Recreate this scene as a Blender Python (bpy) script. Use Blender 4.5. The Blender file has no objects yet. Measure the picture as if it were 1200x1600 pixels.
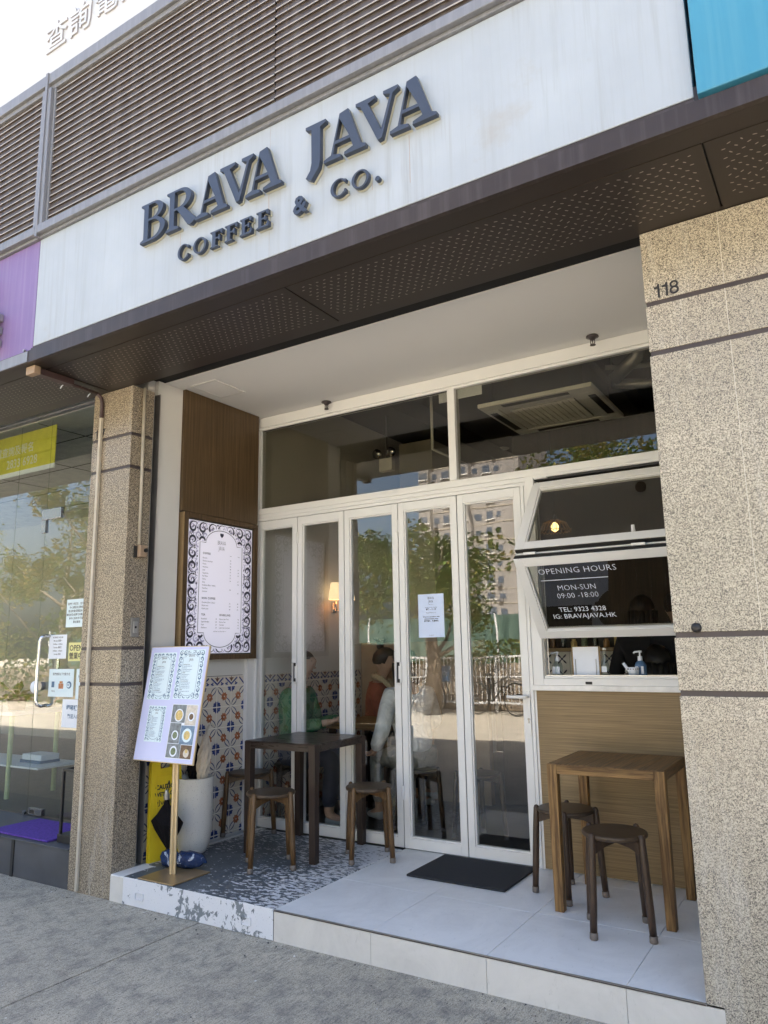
import bpy, bmesh, math, random
from mathutils import Vector, Matrix
random.seed(7)
C = bpy.context.scene.collection
PI = math.pi

# ------------------------------------------------------------------ camera
cam = bpy.data.cameras.new('camera'); cob = bpy.data.objects.new('camera', cam); C.objects.link(cob)
cam.sensor_fit = 'HORIZONTAL'; cam.sensor_width = 36; cam.lens = 36*1157.47/1200
cam.clip_start = 0.05; cam.clip_end = 2000
yw, pt, rl = -0.556281446, 0.182871107, -0.0173669565
fw = Vector((math.sin(yw)*math.cos(pt), math.cos(yw)*math.cos(pt), math.sin(pt)))
rt = Vector((math.cos(yw), -math.sin(yw), 0)); up = rt.cross(fw)
r2 = rt*math.cos(rl)+up*math.sin(rl); u2 = up*math.cos(rl)-rt*math.sin(rl)
cob.matrix_world = Matrix(((r2.x, u2.x, -fw.x, 4.01006), (r2.y, u2.y, -fw.y, -3.21557), (r2.z, u2.z, -fw.z, 1.3235), (0, 0, 0, 1)))
bpy.context.scene.camera = cob

# ------------------------------------------------------------------ sky, sun, exposure
w = bpy.data.worlds.new('World'); bpy.context.scene.world = w; w.use_nodes = True
nt = w.node_tree; bg = nt.nodes['Background']
sky = nt.nodes.new('ShaderNodeTexSky'); sky.sky_type = 'NISHITA'; sky.sun_disc = False
SUN_EL, SUN_AZ = math.radians(52), math.radians(12)          # azimuth from +Y (behind the building) towards +X
sky.sun_elevation = SUN_EL; sky.sun_rotation = SUN_AZ
sky.air_density = 1.0; sky.dust_density = 6.0; sky.ozone_density = 1.0
nt.links.new(sky.outputs[0], bg.inputs[0]); bg.inputs[1].default_value = 0.105
sl = bpy.data.lights.new('sun', 'SUN'); sl.energy = 5.0; sl.angle = math.radians(0.5); sl.color = (1, 0.94, 0.84)
so = bpy.data.objects.new('sun', sl); C.objects.link(so)
sd = Vector((math.sin(SUN_AZ)*math.cos(SUN_EL), math.cos(SUN_AZ)*math.cos(SUN_EL), math.sin(SUN_EL)))
so.rotation_euler = sd.to_track_quat('Z', 'Y').to_euler()
vs = bpy.context.scene.view_settings
vs.view_transform = 'Standard'; vs.look = 'None'; vs.gamma = 1; vs.use_curve_mapping = False
vs.exposure = 2.78
cy = bpy.context.scene.cycles
cy.max_bounces = 10; cy.transparent_max_bounces = 16; cy.glossy_bounces = 4; cy.diffuse_bounces = 5
cy.sample_clamp_indirect = 6; cy.caustics_reflective = False; cy.caustics_refractive = False

# ------------------------------------------------------------------ materials
def srgb(h):
    h = h.lstrip('#'); o = []
    for i in (0, 2, 4):
        c = int(h[i:i+2], 16)/255; o.append(c/12.92 if c <= .04045 else ((c+.055)/1.055)**2.4)
    return tuple(o)+(1,)
class NT:
    def __init__(s, name, rough=.5, metal=0, spec=.5):
        s.m = bpy.data.materials.new(name); s.m.use_nodes = True; s.t = s.m.node_tree
        s.b = s.t.nodes['Principled BSDF']; s.b.inputs['Roughness'].default_value = rough; s.b.inputs['Metallic'].default_value = metal
        s.b.inputs['Specular IOR Level'].default_value = spec
        s.tc = s.t.nodes.new('ShaderNodeTexCoord')
    def link(s, a, b): s.t.links.new(a, b)
    def co(s, scale=(1, 1, 1), rot=(0, 0, 0)):
        mp = s.t.nodes.new('ShaderNodeMapping'); mp.inputs['Scale'].default_value = scale; mp.inputs['Rotation'].default_value = rot
        s.link(s.tc.outputs['Object'], mp.inputs[0]); return mp.outputs[0]
    def noise(s, scale, detail=3, rough=.6, vec=None, dist=0):
        n = s.t.nodes.new('ShaderNodeTexNoise'); n.inputs['Scale'].default_value = scale; n.inputs['Detail'].default_value = detail
        n.inputs['Roughness'].default_value = rough; n.inputs['Distortion'].default_value = dist
        s.link(vec if vec else s.tc.outputs['Object'], n.inputs['Vector']); return n.outputs[0]
    def vor(s, scale, vec=None, out='Distance', rnd=1):
        n = s.t.nodes.new('ShaderNodeTexVoronoi'); n.inputs['Scale'].default_value = scale; n.inputs['Randomness'].default_value = rnd
        s.link(vec if vec else s.tc.outputs['Object'], n.inputs['Vector']); return n.outputs[out]
    def ramp(s, fac, stops, const=False):
        r = s.t.nodes.new('ShaderNodeValToRGB'); e = r.color_ramp.elements
        if const: r.color_ramp.interpolation = 'CONSTANT'
        e[0].position = stops[0][0]; e[0].color = stops[0][1]; e[1].position = stops[1][0]; e[1].color = stops[1][1]
        for p, c in stops[2:]:
            x = e.new(p); x.color = c
        s.link(fac, r.inputs[0]); return r.outputs[0]
    def mix(s, fac, a, b, mode='MIX'):
        n = s.t.nodes.new('ShaderNodeMix'); n.data_type = 'RGBA'; n.blend_type = mode
        for v, i in ((fac, 0), (a, 6), (b, 7)):
            if hasattr(v, 'is_linked') or hasattr(v, 'links'): s.link(v, n.inputs[i])
            else: n.inputs[i].default_value = v
        return n.outputs[2]
    def math(s, op, a, b=0.):
        n = s.t.nodes.new('ShaderNodeMath'); n.operation = op
        for v, i in ((a, 0), (b, 1)):
            if hasattr(v, 'links'): s.link(v, n.inputs[i])
            else: n.inputs[i].default_value = v
        return n.outputs[0]
    def xyz(s, k):
        n = s.t.nodes.new('ShaderNodeSeparateXYZ'); s.link(s.tc.outputs['Object'], n.inputs[0]); return n.outputs[k]
    def col(s, c):
        if hasattr(c, 'links'): s.link(c, s.b.inputs['Base Color'])
        else: s.b.inputs['Base Color'].default_value = c
    def bump(s, h, strength=.2, dist=.002):
        n = s.t.nodes.new('ShaderNodeBump'); n.inputs['Strength'].default_value = strength; n.inputs['Distance'].default_value = dist
        s.link(h, n.inputs['Height']); s.link(n.outputs[0], s.b.inputs['Normal'])
    def rgh(s, f, a, b):
        n = s.t.nodes.new('ShaderNodeMapRange'); n.inputs[3].default_value = a; n.inputs[4].default_value = b
        s.link(f, n.inputs[0]); s.link(n.outputs[0], s.b.inputs['Roughness'])
def g(v, t=0): return (v*(1+t), v, v*(1-t), 1)
W1 = (1, 1, 1, 1); B0 = (0, 0, 0, 1)
def plain(name, c, rough=.5, metal=0, var=.12, sc=9, bump=0, bsc=300, spec=.5, emit=0):
    n = NT(name, rough, metal, spec)
    if len(c) == 3: c = tuple(c)+(1,)
    f = n.noise(sc, 4, .6)
    lo = tuple(x*(1-var) for x in c[:3])+(1,); hi = tuple(min(1, x*(1+var)) for x in c[:3])+(1,)
    n.col(n.ramp(f, [(.3, lo), (.7, hi)])); n.rgh(f, max(.02, rough-.08), min(1, rough+.1))
    if bump: n.bump(n.noise(bsc, 3), bump, .001)
    if emit:
        n.b.inputs['Emission Color'].default_value = c; n.b.inputs['Emission Strength'].default_value = emit
    return n.m
M = {}
def granite(name, base, dark, grey, sc):
    n = NT(name, .27, 0, .5)
    v = n.noise(sc, 2.5, .7)
    v2 = n.noise(sc*.55, 3, .7, n.co((1, 1, 1), (1, 2, .5)))
    big = n.noise(1.4, 3)
    zs_ = n.math('FLOOR', n.math('MULTIPLY', n.xyz(2), 1.7)); wn = n.t.nodes.new('ShaderNodeTexWhiteNoise'); wn.noise_dimensions = '1D'; n.link(zs_, wn.inputs['W'])
    big = n.math('ADD', n.math('MULTIPLY', big, .8), n.math('MULTIPLY', wn.outputs[0], .18))
    b = n.ramp(big, [(.3, tuple(x*.82 for x in base[:3])+(1,)), (.7, (min(1, base[0]*1.12), min(1, base[1]*1.13), min(1, base[2]*1.2), 1))])
    bloom = n.noise(1, 6, .75, n.co((5, 5, .7)))
    a = n.mix(n.ramp(v2, [(.0, W1), (.485, B0)], True), b, grey)
    d = n.mix(n.ramp(v, [(.0, W1), (.447, B0)], True), a, dark)
    d = n.mix(n.ramp(bloom, [(.56, B0), (.74, g(.38))]), d, (.62, .60, .56, 1))
    n.col(d); n.bump(v, .06, .001)
    return n.m
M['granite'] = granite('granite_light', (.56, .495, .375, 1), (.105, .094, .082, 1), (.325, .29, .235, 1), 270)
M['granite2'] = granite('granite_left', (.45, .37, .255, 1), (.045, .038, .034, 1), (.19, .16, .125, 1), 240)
M['groove'] = plain('groove_strip', (.055, .042, .042), .45)
def metal_brown():
    n = NT('brown_metal', .38, .25, .5)
    f = n.noise(3, 5, .6); s_ = n.noise(1, 4, .6, n.co((22, 22, .8)))
    c = n.ramp(f, [(.3, (.032, .0225, .020, 1)), (.7, (.046, .034, .030, 1))])
    c = n.mix(n.ramp(s_, [(.50, B0), (.85, g(.5))]), c, (.12, .10, .10, 1)); n.col(c); n.rgh(f, .3, .5); return n.m
M['brown'] = metal_brown()
M['soffit'] = plain('soffit_metal', (.030, .022, .018), .4, .2, .15, 2)
M['soffit_hole_lit'] = plain('soffit_hole_lit', (.34, .30, .265), .45, .3)  # pale colour stands in for light coming through the holes
def sign_white():
    n = NT('sign_white', .45)
    s1 = n.noise(1, 5, .65, n.co((26, 26, 1.0))); s2 = n.noise(2.2, 4, .6); s3 = n.noise(1, 3, .6, n.co((70, 70, 2.0)))
    c = n.ramp(s2, [(.3, (.325, .365, .42, 1)), (.7, (.37, .415, .475, 1))])
    c = n.mix(n.math('MULTIPLY', n.ramp(s1, [(.50, B0), (.80, g(.75))]), n.ramp(s2, [(.35, g(.2)), (.65, W1)])), c, (.23, .24, .245, 1))
    c = n.mix(n.ramp(s3, [(.5, B0), (.9, g(.25))]), c, (.27, .275, .28, 1))
    k3 = n.ramp(n.noise(1.3, 6, .7), [(.62, B0), (.72, g(.35))]); c = n.mix(k3, c, (.30, .27, .22, 1))
    n.col(c); n.bump(s2, .1, .01); return n.m
M['sign'] = sign_white()
def streak(name, c, c2, amt=.6, rough=.4, metal=0, sc=30):
    n = NT(name, rough, metal)
    s1 = n.noise(1, 5, .65, n.co((sc, sc, .9))); s2 = n.noise(2.2, 4, .6)
    b = n.ramp(s2, [(.3, tuple(x*.93 for x in c)+(1,)), (.7, tuple(min(1, x*1.06) for x in c)+(1,))])
    n.col(n.mix(n.ramp(s1, [(.45, B0), (.8, g(amt))]), b, tuple(c2)+(1,))); return n.m
M['purple'] = streak('purple_panel', (.175, .112, .275), (.28, .22, .36), .5)
M['blue'] = streak('blue_panel', (.045, .23, .37), (.10, .29, .40), .5)
M['upper'] = plain('upper_white', (.50, .52, .56), .5, 0, .03, 1.2)
M['frame_galv'] = streak('grey_frame', (.20, .205, .225), (.30, .31, .335), .6, .45, .3)
M['louvre'] = streak('louvre_brown', (.062, .047, .039), (.15, .14, .14), .6, .5, .1, 14)
M['louvre_lip'] = plain('louvre_lip', (.33, .31, .295), .5, .0)
M['soft_grey'] = plain('soft_grey_edge', (.33, .32, .33), .5)
M['dark'] = plain('dark_void', (.012, .011, .01), .8)
M['letter'] = plain('letter_navy', (.045, .058, .088), .38, .3, .08, 12)
M['letter_back'] = plain('letter_cream', (.42, .41, .32), .5)
M['ceil'] = plain('ceiling_white', (.72, .71, .69), .6, 0, .02, 1)
M['wallw'] = plain('wall_white', (.66, .65, .62), .6, 0, .03, 2)
M['frame'] = plain('frame_white', (.76, .755, .74), .32, 0, .02, 3)
M['gasket'] = plain('gasket', (.02, .02, .02), .6)
M['alu'] = plain('aluminium', (.5, .5, .5), .3, .9, .1)
M['chrome_d'] = plain('satin_chrome', (.35, .35, .36), .25, 1, .02)
M['chrome'] = plain('chrome', (.70, .70, .71), .12, 1, .02)
M['steel'] = plain('steel_grey', (.36, .35, .34), .35, .8, .1)
def glass(name, boost, tint=(1, 1, 1), wob=.0):
    m = bpy.data.materials.new(name); m.use_nodes = True; t = m.node_tree; t.nodes.clear()
    o = t.nodes.new('ShaderNodeOutputMaterial'); tr = t.nodes.new('ShaderNodeBsdfTransparent'); gl = t.nodes.new('ShaderNodeBsdfGlossy')
    tr.inputs[0].default_value = tint+(1,); gl.inputs['Roughness'].default_value = 0.0; gl.inputs[0].default_value = (1, 1, 1, 1)
    fr = t.nodes.new('ShaderNodeFresnel'); fr.inputs[0].default_value = 1.5
    mu = t.nodes.new('ShaderNodeMath'); mu.operation = 'MULTIPLY'; mu.inputs[1].default_value = boost; mu.use_clamp = True
    ge = t.nodes.new('ShaderNodeNewGeometry'); iv = t.nodes.new('ShaderNodeMath'); iv.operation = 'SUBTRACT'; iv.inputs[0].default_value = 1
    m2 = t.nodes.new('ShaderNodeMath'); m2.operation = 'MULTIPLY'
    mx = t.nodes.new('ShaderNodeMixShader'); L = t.links.new
    L(fr.outputs[0], mu.inputs[0]); L(ge.outputs['Backfacing'], iv.inputs[1]); L(mu.outputs[0], m2.inputs[0]); L(iv.outputs[0], m2.inputs[1])
    L(m2.outputs[0], mx.inputs[0]); L(tr.outputs[0], mx.inputs[1]); L(gl.outputs[0], mx.inputs[2]); L(mx.outputs[0], o.inputs[0])
    if wob:
        tc = t.nodes.new('ShaderNodeTexCoord'); n = t.nodes.new('ShaderNodeTexNoise'); n.inputs['Scale'].default_value = 2.2; n.inputs['Detail'].default_value = 1
        b = t.nodes.new('ShaderNodeBump'); b.inputs['Strength'].default_value = 1; b.inputs['Distance'].default_value = wob
        L(tc.outputs['Object'], n.inputs[0]); L(n.outputs[0], b.inputs['Height']); L(b.outputs[0], gl.inputs['Normal'])
    return m
M['glass'] = glass('window_glass', 2.6, (.94, .95, .94), .0012)
M['glass_t'] = glass('transom_glass', 1.8, (.74, .73, .68), .0003)
M['glass_n'] = glass('shopfront_glass', 2.0, (.86, .89, .87), .0004)
M['glass_b'] = glass('bottle_glass', 2.0, (.8, .86, .86))
def wood(name, c1, c2, vec, sc=1, rough=.5, amt=(.35, .65)):
    n = NT(name, rough, 0, .4)
    f = n.noise(sc, 6, .65, n.co(vec), .4); f2 = n.noise(3, 2)
    c = n.ramp(f, [(amt[0], c1+(1,)), (amt[1], c2+(1,))])
    c = n.mix(n.ramp(f2, [(.3, g(.0)), (.8, g(.35))]), c, tuple(x*.7 for x in c1)+(1,))
    n.col(c); n.bump(f, .12, .001); n.rgh(f, rough-.08, rough+.1); return n.m
M['wood_v'] = wood('wood_panel_upright', (.055, .033, .014), (.15, .095, .045), (190, 190, 2.2), 1, .5, (.34, .68))
M['wood_h'] = wood('wood_panel_level', (.20, .135, .065), (.37, .26, .132), (2.2, 2, 230), .8, .5, (.36, .66))
M['wood_frame'] = wood('wood_frame_brown', (.06, .036, .016), (.14, .088, .045), (90, 90, 3))
M['dkwood'] = wood('dark_joinery', (.03, .02, .012), (.055, .038, .025), (40, 40, 3))
M['tb_x'] = wood('table_dark_top', (.020, .0135, .011), (.048, .033, .027), (4, 55, 55), 1, .28)
M['tb_z'] = wood('table_dark_leg', (.026, .016, .012), (.048, .030, .023), (60, 60, 3), 1, .45)
M['to_x'] = wood('table_oak_rail', (.10, .048, .014), (.32, .185, .065), (3, 60, 60), 1, .5, (.42, .60))
M['to_y'] = wood('table_oak_top', (.085, .044, .016), (.25, .145, .06), (60, 3, 60), 1, .45, (.40, .60))
M['to_z'] = wood('table_oak_leg', (.10, .048, .014), (.33, .19, .068), (60, 60, 3), 1, .5, (.42, .60))
M['stool'] = wood('stool_wood', (.065, .032, .012), (.15, .085, .034), (70, 70, 5), 1, .4)
M['stool_seat'] = wood('stool_seat_wood', (.045, .028, .016), (.085, .057, .034), (5, 40, 40), 1, .38)
M['stool_d'] = wood('stool_dark_wood', (.035, .020, .012), (.075, .045, .027), (60, 60, 4), 1, .4)
M['stool_cap'] = plain('rubber_cap', (.15, .125, .105), .6)
def concrete():
    n = NT('pavement_concrete', .85, 0, .3)
    a = n.noise(1.1, 6, .65); b = n.noise(230, 5, .8); l = n.noise(1, 7, .78, n.co((120, 16, 1), (0, 0, .0)), .3); c_ = n.noise(7, 7, .8); d = n.noise(2.4, 7, .72, None, .8)
    c = n.ramp(a, [(.32, (.46, .41, .32, 1)), (.66, (.60, .535, .415, 1))])
    c = n.mix(n.ramp(c_, [(.47, B0), (.66, g(.75))]), c, (.21, .195, .17, 1))
    c = n.mix(n.ramp(l, [(.38, g(.8)), (.49, B0)]), c, (.17, .163, .15, 1))
    c = n.mix(n.ramp(b, [(.40, g(1)), (.47, B0)]), c, (.09, .086, .08, 1))
    c = n.mix(n.ramp(b, [(.55, B0), (.66, g(.7))]), c, (.60, .585, .55, 1))
    c = n.mix(n.ramp(d, [(.56, B0), (.68, g(.42))]), c, (.17, .165, .155, 1))
    n.col(c); n.bump(n.mix(.5, l, b), .8, .008); return n.m
M['concrete'] = concrete()
def floortile(name, c):
    n = NT(name, .4, 0, .45); a = n.noise(2.5, 6, .7, None, 1.2); b = n.noise(90, 3)
    k = n.ramp(a, [(.3, tuple(x*.86 for x in c)+(1,)), (.6, tuple(c)+(1,)), (.8, tuple(min(1, x*1.05) for x in c)+(1,))])
    k = n.mix(n.ramp(b, [(.62, B0), (.75, g(.25))]), k, tuple(x*.75 for x in c)+(1,))
    s = n.noise(14, 5, .8, n.co((3, 1, 1), (0, 0, .6)))
    k = n.mix(n.ramp(s, [(.60, B0), (.70, g(.45))]), k, tuple(x*.6 for x in c)+(1,))
    n.col(k); n.rgh(a, .3, .5); return n.m
M['ftile'] = floortile('floor_tile', (.82, .81, .79)); M['rtile'] = floortile('riser_tile', (.66, .63, .58))
M['grout'] = plain('grout', (.08, .075, .07), .9)
def plate(name, front):
    n = NT(name, .5, 0, .4)
    big = n.noise(2.4, 3, .6)
    if front:
        f = n.noise(22, 5, .68, n.co((1, 1, .8)), .3); f = n.math('ADD', n.math('MULTIPLY', f, .6), n.math('MULTIPLY', big, .5))
        k = n.ramp(f, [(.0, W1), (.475, W1), (.480, B0)])
        s2 = n.noise(160, 2)
        k = n.mix(1, k, n.ramp(s2, [(.30, g(.8)), (.34, B0)]), 'LIGHTEN')
        n.col(n.mix(k, (.70, .70, .72, 1), (.20, .22, .235, 1)))
        n.bump(f, .3, .003)
    else:
        # worn white paint on a dark chequer plate: raised lozenges in two directions, paint left between them
        v1 = n.noise(1, 3, .6, n.co((19, 46, 1), (0, 0, .78))); v2 = n.noise(1, 3, .6, n.co((19, 46, 1), (0, 0, -.78)))
        f = n.math('MAXIMUM', v1, v2)
        x = n.xyz(0); y = n.xyz(1)
        # worn most where people stand: in the middle of the plate
        x1 = n.math('MULTIPLY', n.math('MAXIMUM', n.math('SUBTRACT', x, .50-.70), 0.), .175); x2 = n.math('MULTIPLY', n.math('MAXIMUM', n.math('SUBTRACT', .22-.70, x), 0.), .35)
        d = n.math('ADD', n.math('ADD', x1, x2), n.math('MULTIPLY', n.math('MAXIMUM', n.math('SUBTRACT', y, .72-.6), 0.), .16))
        s_ = n.math('ADD', n.math('ADD', f, d), n.math('MULTIPLY', n.math('SUBTRACT', n.noise(3.5, 5, .75), .5), .34))
        k = n.ramp(s_, [(.0, B0), (.655, B0), (.660, W1)])
        dk = n.ramp(n.noise(6, 5, .7), [(.3, (.075, .088, .098, 1)), (.7, (.125, .14, .15, 1))])
        n.col(n.mix(k, dk, (.66, .66, .67, 1))); n.bump(f, .5, .004); n.rgh(f, .35, .6)
    return n.m
M['plate'] = plate('worn_paint_plate', False); M['plate_f'] = plate('chipped_white_paint', True)
M['mat'] = plain('mat_charcoal', (.022, .023, .026), .95, 0, .5, 140, .9, 260)
M['mat_p'] = plain('mat_purple', (.10, .045, .30), .95, 0, .35, 60, .9, 260)
M['slate'] = plain('slate_tile', (.065, .068, .078), .5, 0, .2, 4)
M['terrazzo'] = (lambda n: (n.col(n.ramp(n.noise(190, 2), [(.0, (.22, .2, .18, 1)), (.33, (.60, .58, .54, 1))], True)), n.bump(n.noise(40), .15), n.m)[-1])(NT('planter_stone', .7))
M['tilew'] = plain('tile_cream', (.66, .61, .53), .22, 0, .04, 5)
M['tileline'] = plain('tile_joint', (.86, .84, .80), .6)
M['tblue'] = plain('tile_blue', (.035, .055, .20), .25, 0, .3, 30)
M['tgrey'] = plain('tile_blue_grey', (.065, .085, .175), .25, 0, .35, 30)
M['torange'] = plain('tile_orange', (.36, .13, .06), .25, 0, .35, 40)
M['tbrown'] = plain('tile_brown', (.16, .08, .06), .25, 0, .3, 40)
M['ink'] = plain('ink_navy', (.03, .03, .06), .5)
M['ink_b'] = plain('ink_blue', (.08, .16, .28), .5)
M['ink_k'] = plain('ink_black', (.02, .02, .025), .5)
M['screen'] = plain('screen_white', (.80, .78, .90), .3, 0, .01, 1, emit=.055)
M['blackm'] = plain('black_plastic', (.015, .015, .016), .4)
M['gold'] = plain('brushed_gold', (.42, .29, .15), .35, .55, .08)
M['gold_l'] = plain('pale_gold', (.62, .48, .28), .35, .45, .08)
M['paper_n'] = plain('paper_bluish', (.60, .70, .92), .5, 0, .02)
M['paper'] = plain('paper_white', (.78, .82, .90), .5, 0, .02)
M['paper_l'] = plain('poster_lilac', (.60, .62, .86), .3, 0, .03, 3)
M['paper_c'] = plain('paper_pale_blue', (.70, .82, .88), .5, 0, .02)
M['paper_y'] = plain('paper_yellow', (.72, .68, .30), .5)
M['yellow'] = plain('yellow_plastic', (.70, .52, .02), .4, 0, .06)
M['banner'] = plain('yellow_banner', (.74, .67, .09), .5)
M['umb'] = plain('black_fabric', (.007, .006, .007), .9, 0, .3, 30, spec=.15)
M['umb_w'] = plain('beige_fabric', (.52, .46, .38), .8, 0, .15, 20)
M['bagblue'] = (lambda n: (n.col(n.mix(n.ramp(n.noise(7, 5, .7, None, 1.5), [(.545, B0), (.575, W1)]), (.010, .032, .11, 1), (.55, .6, .68, 1))), n.bump(n.noise(26, 4, .7, None, 2.), .9, .014), n.m)[-1])(NT('blue_plastic_bag', .25))
M['cream'] = plain('cream_conduit', (.47, .425, .345), .45)
M['box_tan'] = plain('tan_box', (.34, .24, .16), .5)
M['dbrown'] = plain('dark_maroon', (.06, .035, .035), .45)
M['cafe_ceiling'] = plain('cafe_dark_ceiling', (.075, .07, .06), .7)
M['cafe_wall'] = plain('cafe_wall', (.36, .34, .29), .7, 0, .04, 1)
M['cafe_beige'] = plain('cafe_beige', (.36, .28, .20), .7)
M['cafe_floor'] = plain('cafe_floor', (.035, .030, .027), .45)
M['ac'] = plain('ac_plastic', (.80, .79, .74), .45, 0, .03)
M['skin'] = plain('skin', (.50, .32, .23), .5, 0, .06)
M['hair'] = plain('hair_black', (.012, .010, .010), .45)
def cloth(name, c):
    n = NT(name, .85); f = n.noise(9, 3, .5, None, 1.2); n.col(n.ramp(f, [(.3, tuple(x*.8 for x in c)+(1,)), (.7, tuple(min(1, x*1.15) for x in c)+(1,))])); n.bump(f, .9, .03); return n.m
M['green_c'] = cloth('green_cloth', (.03, .18, .07))
M['rust_c'] = cloth('rust_cloth', (.36, .09, .05))
M['grey_c'] = cloth('grey_knit', (.76, .77, .77))
M['jean'] = plain('dark_trousers', (.03, .035, .06), .85)
M['olive_c'] = cloth('grey_trousers', (.30, .285, .25))
M['black_c'] = plain('black_cloth', (.016, .015, .017), .85)
M['scarf'] = plain('beige_scarf', (.50, .44, .30), .85, 0, .3, 60)
M['shoe'] = plain('pale_shoe', (.5, .5, .47), .6)
def lampm(name, c, e):
    n = NT(name, .5); n.col(c+(1,)); n.b.inputs['Emission Color'].default_value = c+(1,); n.b.inputs['Emission Strength'].default_value = e; return n.m
M['lamp'] = lampm('lit_shade', (1.0, .70, .38), .17); M['lamp2'] = lampm('lit_bulb', (1, .62, .25), .9); M['down'] = lampm('lit_downlight', (1, .93, .8), 8)
M['amber'] = plain('amber_glass', (.35, .2, .07), .3)
M['nwall'] = plain('neighbour_wall', (.36, .36, .34), .6, 0, .03)
M['nceil'] = plain('neighbour_ceiling', (.5, .5, .5), .6)
M['nfloor'] = wood('neighbour_floor', (.15, .11, .085), (.22, .17, .13), (2, 30, 1), 1, .4)
M['pale_green'] = plain('pale_green', (.52, .60, .36), .5)
M['leaf'] = (lambda n: (n.col(n.ramp(n.noise(2.5, 3), [(.3, (.10, .16, .035, 1)), (.55, (.16, .24, .05, 1)), (.75, (.30, .33, .08, 1))])), n.m)[-1])(NT('leaf_green', .6))
M['leaf2'] = (lambda n: (n.col(n.ramp(n.noise(2.5, 3), [(.3, (.24, .22, .05, 1)), (.7, (.40, .33, .09, 1))])), n.m)[-1])(NT('leaf_yellow', .6))
M['bark'] = plain('bark', (.20, .16, .12), .9, 0, .25, 12)
M['rail'] = plain('galvanised_rail', (.68, .68, .68), .5, .0)
M['stonewall'] = (lambda n: (n.col(n.ramp(n.vor(3.2, n.co((1, 1, 2.2)), 'Color'), [(.2, (.20, .155, .11, 1)), (.8, (.38, .31, .23, 1))])), n.m)[-1])(NT('stone_wall', .85))
M['hoard'] = (lambda n: (n.col(n.ramp(n.noise(1, 4, .6, n.co((3, 3, .6), (0, .5, 0))), [(.35, (.035, .075, .06, 1)), (.65, (.13, .20, .16, 1))])), n.m)[-1])(NT('green_hoarding', .6))
M['tower'] = plain('tower_wall', (.29, .27, .25), .8, 0, .08, .2)
M['tower_win'] = plain('tower_window', (.10, .12, .15), .2)
M['asph'] = plain('plaza_paving', (.46, .41, .33), .9, 0, .12, 3)
M['tyre'] = plain('tyre', (.02, .02, .02), .8)

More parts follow.
